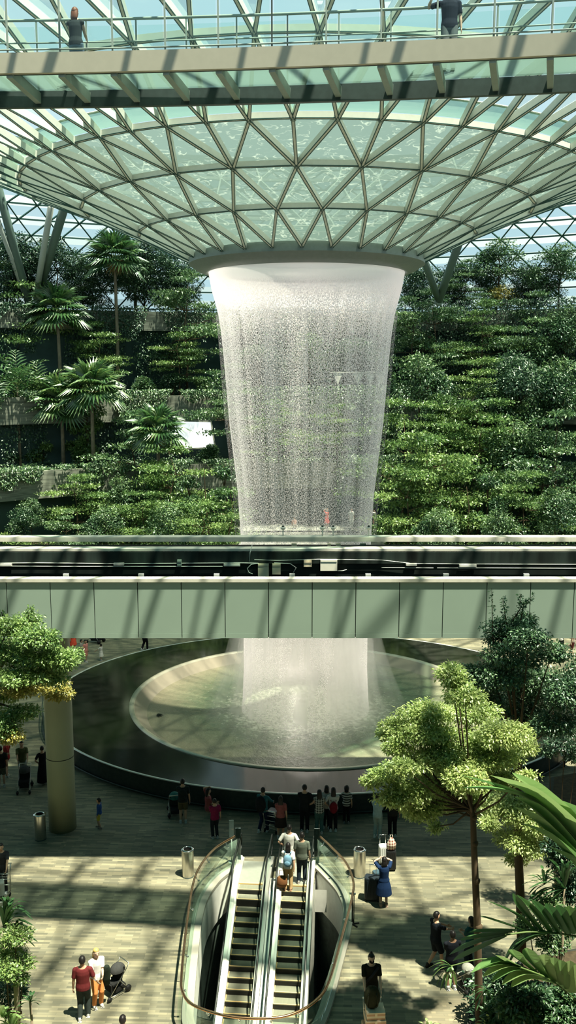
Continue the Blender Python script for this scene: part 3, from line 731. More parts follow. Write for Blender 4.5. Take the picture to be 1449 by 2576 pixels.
for pts in ([(-40, 1417), (100, 1416), (300, 1418), (600, 1416), (650, 1417)], [(640, 1408), (700, 1410), (800, 1407), (960, 1409), (1040, 1418), (1200, 1419), (1500, 1420)], [(-40, 1424), (150, 1425), (400, 1425), (560, 1425)], [(1100, 1429), (1240, 1429), (1500, 1430)], [(960, 1428), (1090, 1429)], [(650, 1417), (632, 1420), (622, 1430), (626, 1440), (635, 1444)], [(690, 1416), (730, 1418), (745, 1428), (738, 1440)], [(850, 1436), (862, 1436), (872, 1433)], [(627, 1412), (629, 1390), (634, 1372)]):
    q = MB(); q.tube([tw(*p) for p in pts], .016, 6); q.build('conduit', CABLE, vd_, True)
def tbox(name, x0, y0, x1, y1, m, dpt=.14):
    a, b = tw(x0, y0), tw(x1, y1); q = MB(); q.box(((a.x+b.x)/2, a.y, (a.z+b.z)/2), (abs(b.x-a.x), dpt, abs(a.z-b.z)))
    o = q.build(name, m, vd_)
    q = MB(); q.box(((a.x+b.x)/2, a.y-dpt/2-.006, a.z-.05), (abs(b.x-a.x)*.94, .014, .07)); c_ = q.build('lid', m, o)
    return o
BOXT = mat('tan_box', (.85, .72, .52, 1), .5, var=.04); BOXW = mat('cream_box', (.95, .90, .78, 1), .5, var=.03)
tbox('junction_box', 649, 1418, 676, 1449, BOXT); tbox('junction_box', 685, 1418, 706, 1444, BOXT); tbox('junction_box', 764, 1410, 784, 1425, BOXT); tbox('junction_box', 806, 1407, 848, 1435, BOXW)
tbox('junction_box', 446, 1408, 457, 1422, STEELG)
for x0, x1, y in ((0, 30, 1421), (286, 312, 1419), (563, 604, 1421), (1021, 1048, 1420), (1155, 1198, 1423)): tbox('light_fitting', x0, y-3, x1, y+3, WHITEP, .10)
for px in (166, 355, 545, 735, 926, 1122, 1324):
    p = at(px, 1447, 28.55)-Vector((0, 31.5, 8.44)); q = MB()
    q.box(p, (.17, .10, .09)); q.box(p+Vector((.05, 0, -.08)), (.04, .05, .10)); q.box(p+Vector((-.05, -.02, -.06)), (.05, .08, .05)); q.box((p.x, p.y, ZT-.22-8.44), (.05, .06, .5)); q.build('clamp_lamp', CABLE, vd_)
for i, px in enumerate((712, 811, 838, 927)):      # little white spray heads standing on the far coping
    p = at(px, 1364, Y1-.2); p.z = ZT+.13; e = empty('spray_nozzle', p, 0, ['white spray nozzle standing left of the other three on the far viaduct edge', 'white spray nozzle, left one of the close pair on the far viaduct edge', 'white spray nozzle, right one of the close pair on the far viaduct edge', 'white spray nozzle, rightmost on the far viaduct edge'][i], 'nozzle', 'spray nozzles on the viaduct')
    q = MB(); q.tube([(0, 0, 0), (0, 0, .26)], .025, 8); q.build('stem', WHITEP, e, True)
    q = MB(); q.lathe([(.02, .22), (.075, .27), (.11, .32), (.10, .35), (.02, .36)], n=16); q.build('cup', WHITEP, e, True)
    q = MB(); q.ball((0, 0, .39), (.05, .05, .04), 10, 6); q.build('cap', DARKST, e, True)
for px, w_ in ((740, .2), (846-18, .12), (851, .18), (913, .22)):
    p = at(px, 1371, Y1-.5)-Vector((0, 31.5, 8.44)); q = MB(); q.box(p, (w_, .12, .12)); q.build('valve_box', BOXT if px != 913 else DARKST, vd_)
# supporting column
cp = on(158, 2086, 0); e = empty('viaduct_column', (-8.35, 31.75, 0), 0, 'thick round grey-green concrete column under the left of the viaduct', 'column')
COLM = mat('column_paint', (.31, .34, .23, 1), .5, var=.08, scale=.6)
q = MB(); q.lathe([(.0, 0), (.50, .0), (.50, 2.80)], n=40); q.build('lower_drum', COLM, e, True)
q = MB(); q.lathe([(.49, 2.80), (.487, 2.815), (.49, 2.83)], n=40); q.build('joint', BLACK, e, True)
q = MB(); q.lathe([(.50, 2.83), (.50, 7.75), (.50, 7.9)], n=40); q.build('upper_drum', COLM, e, True)
q = MB(); q.box((0, 0, 8.12), (1.05, 3.4, .5)); q.build('crosshead', CONCD, e)

# ------------------------------------------------------------------ high footbridge
br_ = empty('footbridge', (0, 21.1, 23.3), 0, 'high glass-floored footbridge with a pale fascia crossing the top of the picture', 'footbridge')
fy = lambda x: 21.13-.104*x-.0052*x*x
def bnear(x, dz=0): return Vector((x, fy(x)-21.1, dz))
def bfar(x, dz=0): return Vector((x+.25+.022*(x+4.3), fy(x)-21.1+1.72, dz))
xs = [-10+.5*i for i in range(41)]
def ribbon(mb, fn, z0, z1, dy):
    A = [fn(x) for x in xs]; n = len(A)
    v = [(p.x, p.y, z0) for p in A]+[(p.x, p.y, z1) for p in A]+[(p.x, p.y+dy, z1) for p in A]+[(p.x, p.y+dy, z0) for p in A]; f = []
    for i in range(n-1):
        for a in range(4): b = (a+1) % 4; f.append((a*n+i, a*n+i+1, b*n+i+1, b*n+i))
    mb.add(v, f)
q = MB(); ribbon(q, bnear, -.03, .40, .10); q.build('near_fascia', mat('bridge_fascia', (.52, .48, .38, 1), .5, var=.03), br_)
q = MB(); ribbon(q, lambda x: bnear(x)+Vector((0, .11, 0)), -.02, .07, .10); q.build('near_flange', DARKST, br_)
q = MB(); ribbon(q, bfar, -.28, .10, .14); q.build('far_edge_beam', mat('far_beam', (.06, .085, .085, 1), .5), br_)
q = MB(); ribbon(q, lambda x: bnear(x)+Vector((0, .12, 0)), .08, .12, 1.58); q.build('glass_floor', glass_mat('floor_glass', (.60, .67, .65, 1), refl=.05, diff=.36, dcol=(.42, .58, .53, 1)), br_)
bx = [-7.4+1.175*i for i in range(14)]
for x in bx:
    q = MB(); q.bar(bnear(x, .02)+Vector((0, .1, 0)), bfar(x, -.08), .14, .24); q.build('cross_beam', STEELG, br_)
GP = glass_mat('rail_glass', (.90, .96, .94, 1), refl=.06)
for fn, nm, dy in ((bnear, 'near', .05), (bfar, 'far', .06)):
    for i, x in enumerate(bx):
        p = fn(x); q = MB(); q.bar((p.x, p.y+dy, -.02), (p.x, p.y+dy, 1.66), .035, .05, (0, 1, 0)); q.build('railing_post', STEELG if i != 6 else DARKST, br_)
        if i < 13:
            p2 = fn(bx[i+1]); q = MB(); q.bar((p.x+.05, p.y+dy, 1.0), (p2.x-.05, p2.y+dy, 1.0), .012, 1.10); q.build('glass_panel', GP, br_)
    q = MB(); q.tube([fn(x, 1.70)+Vector((0, dy, 0)) for x in xs], .035, 8); q.build('handrail', STEELG, br_, True)
    q = MB(); q.tube([fn(x, 1.18 if nm == 'far' else .46)+Vector((0, dy-.04, 0)) for x in xs], .018, 6); q.build('lower_rail', STEELG, br_, True)

# ------------------------------------------------------------------ escalators and their well
WELLG = glass_mat('balustrade_glass', (.90, .97, .93, 1), refl=.025, diff=.015, dcol=(.5, .7, .6, 1))
well = empty('escalator_well', (0, 0, 0), 0, 'white-lined rounded floor opening that the two escalators go down through', 'opening', kind='structure')
KERB = mat('white_kerb', (.40, .38, .32, 1), .5, var=.06, scale=2)
q = MB(); q.strip(RAILS, .0, .10, .31); q.build('kerb', KERB, well)
q = MB(); q.strip(HOLE, -1.25, .06); q.build('lining', mat('lining_white', (.82, .82, .76, 1), .6, var=.05), well, True)
q = MB(); q.strip(offset(HOLE, -.1), -6, -1.2); q.build('lower_wall', mat('pit_wall', (.10, .125, .11, 1), .7, var=.2), well, True)
q = MB(); q.box((-.5, 25, -6.05), (12, 14, .1)); q.build('lower_floor', mat('pit_floor', (.03, .03, .027, 1), .5), well)
q = MB()
for (ua, ub) in ((-1.36, 1.34),): q.add([EL(ua, 0, 0), EL(ub, 0, 0), EL(ub, 0, -6), EL(ua, 0, -6)], [(0, 1, 2, 3)])
for (ua, v1) in ((-1.36, 1.0), (1.34, .95)): q.add([EL(ua, 0, 0), EL(ua, v1, 0), EL(ua, v1, -6), EL(ua, 0, -6)], [(0, 1, 2, 3)])
q.build('landing_wall', mat('landing_white', (.62, .62, .56, 1), .6, var=.06), well)
q = MB(); q.add([EL(1.36, .0, -.15), EL(1.75, .0, -.15), EL(1.75, .0, -.95), EL(1.36, .0, -.95)], [(0, 1, 2, 3)]); q.build('service_box', WHITEP, well)

bal = empty('balustrade', (-.5, 25, 0), 0, 'curved glass balustrade with copper handrail around the escalator opening', 'balustrade')
RL = [(x+.5, y-25) for x, y in offset(RAILS, .10)]
q = MB(); q.strip(RL, .08, .98, .015); q.build('curved_glass', WELLG, bal, True)
q = MB(); q.tube([(x, y, 1.05) for x, y in [(a+.5, b-25) for a, b in RAILS]], .036, 10); q.build('copper_handrail', COPPER, bal, True)
step_ = 6
for i in range(3, len(RAILS)-2, step_):
    a = RAILS[i]; b = offset(RAILS, .10)[i]; q = MB()
    q.tube([(a[0]+.5, a[1]-25, 1.03), ((a[0]+b[0])/2+.5, (a[1]+b[1])/2-25, .90), (b[0]+.5, b[1]-25, .88)], .014, 6); q.ball((b[0]+.5, b[1]-25, .88), .035, 8, 6); q.build('rail_bracket', CHROME, bal, True)
for s, P in ((0, RAILS[0]), (1, RAILS[-1])):
    q = MB(); q.bar((P[0]+.5+(.12 if s == 0 else -.12), P[1]-25, .0), (P[0]+.5+(.12 if s == 0 else -.12), P[1]-25, 1.35), .02, .18); q.build('end_panel', glass_mat('dark_glass', (.25, .36, .32, 1), diff=.1, dcol=(.1, .15, .13, 1)), bal)
SL = math.tan(R_(30))
STEP_T = mat('step_tread', (.21, .215, .16, 1), .5, .0, var=.1, scale=3, stretch=(30, 1, 1)); STEP_R = mat('step_riser', (.018, .018, .016, 1), .5)
SKIRT = mat('skirt_steel', (.80, .78, .70, 1), .34, .35, var=.05, scale=4, stretch=(1, .1, .1))
def nose(v):      # height of the step line at v (<0 going down)
    return 0 if v > -.25 else (SL*(v+.25)*(1 if v < -.9 else min(1, (-.25-v)/.65)))
def escalator(uc, label):
    e = empty('escalator', EL(uc, 0, 0), -YAW, label, 'escalator', 'escalators of the plaza')
    q = MB(); q.box((0, .65, -.02), (.86, 1.35, .05)); q.build('landing_plate', mat('landing_plate', (.40, .42, .36, 1), .4, .4, var=.06), e)
    q = MB(); q.box((0, -.04, -.01), (.80, .08, .05)); q.build('comb_plate', GOLD, e)
    mt_s = None
    for i in range(30):
        v1 = -.10-.30*i; v0 = v1-.30; z = nose(v0)
        zn = nose(v0-.30); rise = max(.02, z-zn)
        q = MB(); q.box((0, (v0+v1)/2, z-.02), (.80, .30, .04)); s = q.build('step', STEP_T, e)
        q = MB(); q.box((0, v0+.015, z-.02-rise/2), (.80, .03, rise)); q.build('riser', STEP_R, s)
        q = MB(); q.box((0, v0+.015, z+.003), (.80, .030, .012))
        for sx in (-.39, .39): q.box((sx, (v0+v1)/2, z+.003), (.022, .30, .010))
        q.build('yellow_edge', GOLD, s)
    vs = [1.35, 1.0, .6, .3, 0, -.3, -.6, -.9, -1.5, -3, -5, -7, -9.3]
    for sx in (-1, 1):
        sk = MB()
        for a, b in zip(vs[:-1], vs[1:]):
            za, zb = nose(a)+.05, nose(b)+.05
            for x0, x1, h in ((.405, .47, .10), (.47, .62, .16)):
                v = [(sx*x0, a, za+h-.02), (sx*x1, a, za+h), (sx*x1, b, zb+h), (sx*x0, b, zb+h-.02), (sx*x0, a, za-.5), (sx*x1, a, za-.5), (sx*x1, b, zb-.5), (sx*x0, b, zb-.5)]
                sk.add(v, [(0, 1, 2, 3), (0, 3, 7, 4), (1, 5, 6, 2), (0, 4, 5, 1), (3, 2, 6, 7)])
        sk.build('skirt', SKIRT, e)
        gl = MB(); n = len(vs); v = [(sx*.54, a, nose(a)+.2) for a in vs]+[(sx*.54, a, nose(a)+.90) for a in vs]
        gl.add(v, [(i, i+1, n+i+1, n+i) for i in range(n-1)]); gl.build('glass_side', WELLG, e)
        hr = [(sx*.54, a, nose(a)+.95) for a in vs]
        hr = [(sx*.54, 1.15, .35), (sx*.54, 1.45, .40), (sx*.54, 1.58, .58), (sx*.54, 1.58, .80), (sx*.54, 1.48, .93)]+hr
        q = MB(); q.tube(hr, .030, 8); q.build('handrail', mat('handrail_rubber', (.014, .018, .016, 1), .35), e, True)
        q = MB(); q.tube([(x*.985, a, z-.06) for x, a, z in hr[4:]], .022, 6); q.build('rail_track', CHROME, e, True)
    # underside
    q = MB()
    for a, b in zip(vs[:-1], vs[1:]):
        za, zb = nose(a)-.5, nose(b)-.5
        q.add([(-.62, a, za), (.62, a, za), (.62, b, zb), (-.62, b, zb)], [(0, 1, 2, 3)])
    q.build('truss_cover', CONCD, e)
    return e
escalator(LU[0], 'left escalator, empty, its dark steps edged in yellow'); escalator(LU[1], 'right escalator, with people standing at its top')
e = empty('escalator_deck', EL(-.02, 0, 0), -YAW, 'bright metal deck strip between the two escalators', 'deck'); q = MB()
vv_ = [0, -.3, -.6, -.9, -1.5, -3, -5, -7, -9.3]
for a, b in zip(vv_[:-1], vv_[1:]):
    for z_ in (.20,): q.add([(-.085, a, nose(a)+z_), (.085, a, nose(a)+z_), (.085, b, nose(b)+z_), (-.085, b, nose(b)+z_), (-.085, a, nose(a)-.4), (.085, a, nose(a)-.4), (.085, b, nose(b)-.4), (-.085, b, nose(b)-.4)], [(0, 3, 2, 1), (0, 4, 7, 3), (1, 2, 6, 5), (4, 5, 6, 7), (0, 1, 5, 4), (2, 3, 7, 6)])
q.build('cover_plate', SKIRT, e)
q = MB()
for a, b in zip(vv_[:-1], vv_[1:]): q.bar((0, a, nose(a)+.21), (0, b, nose(b)+.21), .012, .012)
q.build('joint_strip', BLACK, e)
# ------------------------------------------------------------------ foliage generators
rng = np.random.default_rng(11)
def unit(v): return v/np.maximum(np.linalg.norm(v, axis=1, keepdims=True), 1e-6)
def leaf_arrays(P, D, Nn, L, W):
    """diamond leaves folded along the midrib. P base, D direction, Nn up-normal, L, W arrays"""
    S = unit(np.cross(D, Nn)); Nn = np.cross(S, D); L = L[:, None]; W = W[:, None]
    a = P; b = P+D*L*.45+S*W*.5+Nn*W*.12; c = P+D*L-Nn*L*.12; d = P+D*L*.45-S*W*.5+Nn*W*.12
    return np.stack([a, b, c, d], 1).reshape(-1, 3)
class Leaves:
    def __init__(s): s.V = []; s.T = []; s.extra = MB()
    def add(s, P, D, Nn, L, W, tone):
        n = len(P); s.V.append(leaf_arrays(P, unit(D), unit(Nn), np.broadcast_to(L, n).astype(float), np.broadcast_to(W, n).astype(float))); s.T.append(np.repeat(tone, 4))
    def pad(s, c, r, n, L, W, up=1.0, droop=.0, tone=.5, flat=.35, shell=.55):
        c = np.array(c, float); r = np.array(r if hasattr(r, '__len__') else (r, r, r), float)
        u = unit(rng.normal(size=(n, 3))); rad = shell+(1-shell)*rng.random((n, 1))
        q = u*rad; P = c+q*r
        out = unit(q/r); D = unit(out*np.array([1, 1, flat])+rng.normal(size=(n, 3))*.55-np.array([0, 0, droop]))
        Nn = unit(np.array([0, 0, up])+out*.6+rng.normal(size=(n, 3))*.45)
        s.add(P, D, Nn, L*(.7+.6*rng.random(n)), W*(.7+.6*rng.random(n)), np.clip(tone+rng.normal(size=n)*.2, 0, 1))
    def mesh(s, name):
        V = np.concatenate(s.V); T = np.concatenate(s.T); n = len(V)//4
        base = np.arange(n)[:, None]*4
        tri = np.concatenate([base+np.array([[0, 1, 2]]), base+np.array([[0, 2, 3]])], 0)
        me = bpy.data.meshes.new(name); me.vertices.add(len(V)); me.vertices.foreach_set('co', V.astype(np.float32).ravel())
        me.loops.add(tri.size); me.loops.foreach_set('vertex_index', tri.astype(np.int32).ravel())
        me.polygons.add(len(tri)); me.polygons.foreach_set('loop_start', np.arange(0, tri.size, 3, dtype=np.int32))
        try: me.polygons.foreach_set('loop_total', np.full(len(tri), 3, dtype=np.int32))
        except Exception: pass
        a = me.attributes.new('tone', 'FLOAT', 'POINT'); a.data.foreach_set('value', T.astype(np.float32))
        me.update(calc_edges=True); me.validate(); return me
    def build(s, name, m, parent=None): return link_mesh(name, s.mesh(name), m, parent)
G_DARK = leaf_mat('leaf_dark', (.010, .040, .026, 1), (.030, .085, .042, 1), (.12, .22, .09, 1), .25, .08)
G_MID = leaf_mat('leaf_mid', (.016, .060, .030, 1), (.065, .15, .055, 1), (.24, .36, .14, 1), .35, .08)
G_BRIGHT = leaf_mat('leaf_bright', (.035, .10, .035, 1), (.13, .245, .065, 1), (.36, .49, .16, 1), .4)
G_LIME = leaf_mat('leaf_lime', (.16, .27, .07, 1), (.44, .55, .19, 1), (.76, .80, .40, 1), .52)
G_PALM = leaf_mat('leaf_palm', (.018, .075, .030, 1), (.06, .16, .045, 1), (.24, .34, .10, 1), .35, .10)
G_YEL = leaf_mat('leaf_yellow', (.14, .17, .04, 1), (.36, .33, .07, 1), (.60, .50, .16, 1), .4)
BARK = mat('bark', (.085, .060, .036, 1), .85, var=.35, scale=5, stretch=(1, 1, .25)); BARKL = mat('pale_bark', (.24, .20, .14, 1), .85, var=.25, scale=4, stretch=(1, 1, .4)); STRAW = leaf_mat('dry_frond', (.16, .10, .035, 1), (.36, .25, .10, 1), (.55, .42, .2, 1), .3)

def crown_layers(h, w, n_l, dens, L, z0=.42, seed=0):
    r = random.Random(seed); lv = Leaves(); br = []
    for i in range(n_l):
        f = i/(n_l-1); z = h*(z0+(1-z0)*f); ww = w*(.5*(1-.55*f)+.10)
        for j in range(4 if f < .7 else 2):
            a = r.uniform(0, 2*PI)+j*1.6; d = ww*r.uniform(.35, .8); c = (d*math.cos(a), d*math.sin(a), z+r.uniform(-.65, .65)-d*.12)
            lv.pad(c, (ww*r.uniform(.38, .62), ww*r.uniform(.38, .62), h*.026), int(dens*r.uniform(.8, 1.2)), L, L*.55, tone=r.uniform(.35, .75), flat=.15, shell=.1)
            br.append(((0, 0, z-h*.05), c))
    return lv, br
def crown_round(h, w, n_b, dens, L, seed=0, z0=.35, asp=1.0):
    r = random.Random(seed); lv = Leaves(); br = []
    for i in range(n_b):
        a = r.uniform(0, 2*PI); f = r.random(); z = h*(z0+(1-z0-.12)*f); ww = w*.5*math.sqrt(max(.1, 1-(2*f-.9)**2))
        d = ww*r.uniform(.3, .8); c = (d*math.cos(a), d*math.sin(a), z); s = w*r.uniform(.15, .25)
        lv.pad(c, (s, s, s*.7*asp), dens, L, L*.55, tone=r.uniform(.25, .7), shell=.5, droop=.2); br.append(((0, 0, z-h*.15), c))
    return lv, br
def trunk_mesh(h, r0, br=(), bend=.1, seed=0):
    q = MB(); r = random.Random(seed); b = [(r.uniform(-bend, bend)*i, r.uniform(-bend, bend)*i, h*i/5) for i in range(6)]; b[0] = (0, 0, -.3)
    q.tube(b, [r0*(1.15-.20*i) for i in range(6)], 8)
    for a, c in br[:16]: q.tube([a, ((a[0]+c[0])/2, (a[1]+c[1])/2, max(a[2], (a[2]+c[2])/2-.1)), c], [r0*.4, r0*.28, r0*.12], 5)
    return q
def fan_leaf(mb, tones, base, d, size, n=13, droop=.35, fold=.0):
    """pleated fan palm leaf: base = end of the petiole, d = direction"""
    d = Vector(d).normalized(); up = Vector((0, 0, 1)); s = d.cross(up)
    if s.length < .1: s = Vector((1, 0, 0))
    s.normalize(); u = s.cross(d)
    for i in range(n):
        a = R_(-105+210*i/(n-1)); L = size*(.72+.28*math.cos(a*.8)); t = d*math.cos(a)+s*math.sin(a)
        w = s*math.cos(a)-d*math.sin(a); hw = size*.052
        p0 = Vector(base); p1 = p0+t*L*.55+w*hw+u*.02*size; p3 = p0+t*L*.55-w*hw+u*.02*size; pm = p0+t*L*.55+u*.07*size; p2 = p0+t*L-Vector((0, 0, 1))*L*droop*abs(.6+.4*math.sin(a))
        k = len(mb.v); mb.add([p0, p1, pm, p3, p2], [(0, 1, 2), (0, 2, 3), (1, 4, 2), (2, 4, 3)]); tones += [max(0, min(1, rnd.gauss(.5, .18)))]*5
def toned(mb, tones, name, m, parent, smooth=False):
    me = mb.mesh(name, smooth); a = me.attributes.new('tone', 'FLOAT', 'POINT'); a.data.foreach_set('value', np.array(tones, np.float32)); return link_mesh(name, me, m, parent)
def fan_palm_proto(h, crown, nl, seed, r0=.16, skirt=True):
    r = random.Random(seed); e = empty('fan_palm', (0, 0, 0))
    q = MB(); q.tube([(0, 0, -.3), (r.uniform(-.05, .05)*h*.2, 0, h*.5), (0, 0, h)], [r0*1.2, r0, r0*.8], 10); q.build('trunk', BARKL, e, True)
    lf = MB(); tn = []; pt = MB()
    for i in range(nl):
        a = 2.39996*i; el = R_(78-105*(i/nl)); d = Vector((math.cos(a)*math.cos(el), math.sin(a)*math.cos(el), math.sin(el)))
        p1 = Vector((0, 0, h))+d*crown*.42; pt.tube([(0, 0, h-.1), p1], [.03, .018], 4, False)
        fan_leaf(lf, tn, p1, d-Vector((0, 0, .25)), crown*.66, 19, .28)
    pt.build('leaf_stalks', G_PETI, e); toned(lf, tn, 'fronds', G_PALM, e)
    if skirt:
        lf = MB(); tn = []
        for i in range(7):
            a = i*.95; fan_leaf(lf, tn, (math.cos(a)*.15, math.sin(a)*.15, h-.15), (math.cos(a)*.35, math.sin(a)*.35, -1), crown*.42, 7, .1)
        toned(lf, tn, 'dry_skirt', STRAW, e)
    return e
G_PETI = mat('green_stalk', (.10, .16, .05, 1), .6)
def frond(lf, tn, st, p0, d, L, wid, n=14, curve=.5, lw=.06, vee=.35, tone=.5, jit=.12, sweep=.35):
    """pinnate frond: curved stalk with folded strap leaflets"""
    d = Vector(d).normalized(); pts = []; p = Vector(p0); dd = d.copy()
    for i in range(n+1):
        pts.append(p.copy()); p = p+dd*(L/n); dd = (dd-Vector((0, 0, 1))*curve/n).normalized()
    st.tube(pts, [.022*L*.35*(1-.8*i/n)+.004 for i in range(n+1)], 5, False)
    for i in range(2, n+1):
        t = (pts[i]-pts[i-1]).normalized(); s = t.cross(Vector((0, 0, 1)))
        if s.length < .05: s = Vector((1, 0, 0))
        s.normalize(); u = s.cross(t); f = i/n
        ll = wid*math.sin(PI*min(1, .18+.80*f))**.7
        for sd in (-1, 1):
            dr = (s*sd*1.0+t*(sweep+.5*f)+u*vee+Vector((rnd.uniform(-jit, jit), rnd.uniform(-jit, jit), rnd.uniform(-jit, jit)))).normalized()
            a = pts[i]; b = a+dr*ll*.5; c = b+(dr-Vector((0, 0, .35))).normalized()*ll*.5; wv = t*lw*.5; nn = dr.cross(t).normalized()*lw*.22
            k = len(lf.v); lf.add([a-wv*.5, a+wv*.5, b+wv+nn*0, b-nn, b-wv, c], [(0, 1, 2, 3), (0, 3, 4), (2, 5, 3), (3, 5, 4)]); tv = max(0, min(1, rnd.gauss(tone, .15))); tn += [tv]*6
def feather_palm_proto(h, L, nf, seed, r0=.07, multi=1):
    r = random.Random(seed); e = empty('feather_palm', (0, 0, 0)); q = MB(); lf = MB(); tn = []; st = MB()
    for m_ in range(multi):
        ox, oy = r.uniform(-.5, .5)*(multi > 1), r.uniform(-.5, .5)*(multi > 1); hh = h*(1-.14*m_)
        q.tube([(ox, oy, -.3), (ox*1.3, oy*1.3, hh)], [r0*1.2, r0], 8)
        for i in range(nf):
            a = 2.39996*i+m_; el = R_(72-70*i/nf); frond(lf, tn, st, (ox*1.3, oy*1.3, hh), (math.cos(a)*math.cos(el), math.sin(a)*math.cos(el), math.sin(el)), L, L*.33, 10, 1.3, .16)
    q.build('trunk', BARKL, e, True); st.build('leaf_stalks', G_PETI, e); toned(lf, tn, 'fronds', G_PALM, e); return e
def tree_proto(kind, seed, m, **kw):
    e = empty(kind, (0, 0, 0))
    if kind == 'layered_tree': lv, br = crown_layers(kw['h'], kw['w'], kw.get('n', 6), kw.get('dens', 150), kw.get('L', .30), kw.get('z0', .42), seed)
    else: lv, br = crown_round(kw['h'], kw['w'], kw.get('n', 14), kw.get('dens', 130), kw.get('L', .34), seed, kw.get('z0', .3), kw.get('asp', 1))
    trunk_mesh(kw['h']*.92, kw.get('r0', .09), br, .06, seed).build('trunk', BARK, e, True); lv.build('foliage', m, e); return e
def shrub_proto(seed, m, w=2.0, h=1.6, dens=330, L=.19, n=6):
    e = empty('shrub', (0, 0, 0)); r = random.Random(seed); lv = Leaves(); q = MB()
    for i in range(n):
        c = (r.uniform(-.35, .35)*w, r.uniform(-.35, .35)*w, h*r.uniform(.35, .8)); s = w*r.uniform(.18, .28)
        lv.pad(c, (s, s, s*.8), dens, L, L*.5, tone=r.uniform(.3, .7), shell=.4); q.tube([(0, 0, -.2), c], [.04, .015], 5)
    q.build('stems', BARK, e); lv.build('foliage', m, e); return e

# ------------------------------------------------------------------ terraces behind the fall
A0, A1 = R_(-58), R_(58)
def arc(name, R, z0, z1, th, m, a0=A0, a1=A1, parent=None, kind='structure', label=None):
    q = MB(); n = max(8, int(abs(a1-a0)/R_(1.6)))
    q.lathe([(R, z0), (R, z1), (R+th, z1), (R+th, z0), (R, z0)], (AX, AY), n, 1, 1, a0, a1, closed=False)
    o = q.build(name, m, parent)
    if not parent: tag(o, label, 'wall', kind=kind)
    return o
BOARD = mat('board_marked_concrete', (.20, .215, .175, 1), .85, var=.4, scale=1.6, stretch=(.5, .5, 5))
TR = {0: (24.0, 0.0), 1: (36.0, 8.0), 2: (42.0, 13.9), 3: (48.0, 21.6)}
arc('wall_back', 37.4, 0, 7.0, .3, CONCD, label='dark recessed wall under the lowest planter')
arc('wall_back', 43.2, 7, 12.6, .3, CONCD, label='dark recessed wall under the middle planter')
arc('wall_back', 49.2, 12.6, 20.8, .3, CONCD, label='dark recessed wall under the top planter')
for i, (R, z0, z1, pl) in enumerate(((36.0, 6.7, 8.9, 'lowest'), (42.0, 12.3, 14.6, 'middle'), (48.0, 20.6, 22.4, 'top'))):
    arc('trim_%d' % (i+1), R, z0, z1, .35, BOARD, label='weathered concrete parapet of the %s planted terrace' % pl)
    q = MB(); Rn = (42.0, 48.0, 60.)[i]
    q.lathe([(R+.3, z1-.7), (Rn+1.6, z1-.6)], (AX, AY), 60, 1, 1, A0, A1, closed=False)
    tag(q.build('terrace_bed', SOIL), 'soil bed of the %s planted terrace' % pl, 'planter bed', kind='structure')
q = MB(); q.lathe([(21.5, .02), (22.0, .5), (26, 1.1), (31, 2.0), (37.4, 3.0)], (AX, AY), 60, 1, 1, R_(-75), R_(75), closed=False); tag(q.build('ground_bed', SOIL), 'sloping planted soil bed behind the pool', 'planter bed', kind='structure')
# stair landing seen through the fall
q = MB()
for i in range(14): q.lathe([(26+i*.55, 0), (26+i*.55, .5+i*.21), (26.55+i*.55, .5+i*.21)], (AX, AY), 10, 1, 1, R_(-9), R_(13), closed=False)
q.lathe([(33.5, 3.4), (37.4, 3.4)], (AX, AY), 10, 1, 1, R_(-9), R_(13), closed=False)
tag(q.build('garden_steps', CONC), 'pale stepped garden path behind the waterfall', 'steps', kind='structure')

CNT = {}
PLANTED = []
def put(proto, px, d, z, label_look, s=1.0, rz=None, group=None, tall=None, cat='tree'):
    """plant a copy: px = picture column of the trunk, d = distance"""
    p = at(px, 900, d); PLANTED.append((proto, Vector((p.x, d, z)), label_look, s, rz if rz is not None else rnd.uniform(0, 6.28), group, cat, tall))
P_LAY = [tree_proto('layered_tree', 1, G_BRIGHT, h=7, w=6, dens=330, L=.19), tree_proto('layered_tree', 2, G_BRIGHT, h=8.5, w=7, n=7, dens=330, L=.19), tree_proto('layered_tree', 3, G_MID, h=8, w=6.5, dens=340, L=.19)]
P_RND = [tree_proto('broadleaf_tree', 4, G_DARK, h=8, w=7, n=24, dens=520, L=.22), tree_proto('broadleaf_tree', 5, G_DARK, h=9, w=7.5, n=26, dens=520, L=.22), tree_proto('broadleaf_tree', 6, G_MID, h=8, w=5.5, n=17, dens=330, L=.22)]
P_SLIM = [tree_proto('slender_tree', 7, G_BRIGHT, h=6.5, w=2.6, n=13, dens=230, z0=.15, L=.20), tree_proto('slender_tree', 8, G_MID, h=7.5, w=3.0, n=15, dens=230, z0=.15, L=.20)]
P_SHR = [shrub_proto(9, G_MID), shrub_proto(10, G_BRIGHT, 2.2, 1.7), shrub_proto(12, G_DARK, 2.4, 1.8)]
P_YEL = [shrub_proto(13, G_YEL, 3.0, 2.4)]
P_FAN = [fan_palm_proto(9, 3.2, 26, 1), fan_palm_proto(6.5, 2.8, 22, 2)]
P_FEA = [feather_palm_proto(6.5, 3.2, 12, 3, .06, 2)]
PROTOS = P_LAY+P_RND+P_SLIM+P_SHR+P_YEL+P_FAN+P_FEA

T0 = lambda d: max(.3, .5+(math.hypot(0, d-AY)-22)*.17)
def zt(t, d, px=0):
    if t == 0:
        x = at(px, 900, d).x-AX; return float(np.interp(math.hypot(x, d-AY), [22, 26, 31, 37.4], [.4, 1.05, 1.95, 2.95]))
    return TR[t][1]+.1
def fan(px, top, d, z, label, pr=0):
    zt_ = at(px, top, d).z; h0 = (9, 6.5)[pr]; put(P_FAN[pr], px, d, z, label, 1.0, None, None, (zt_-z)/h0)
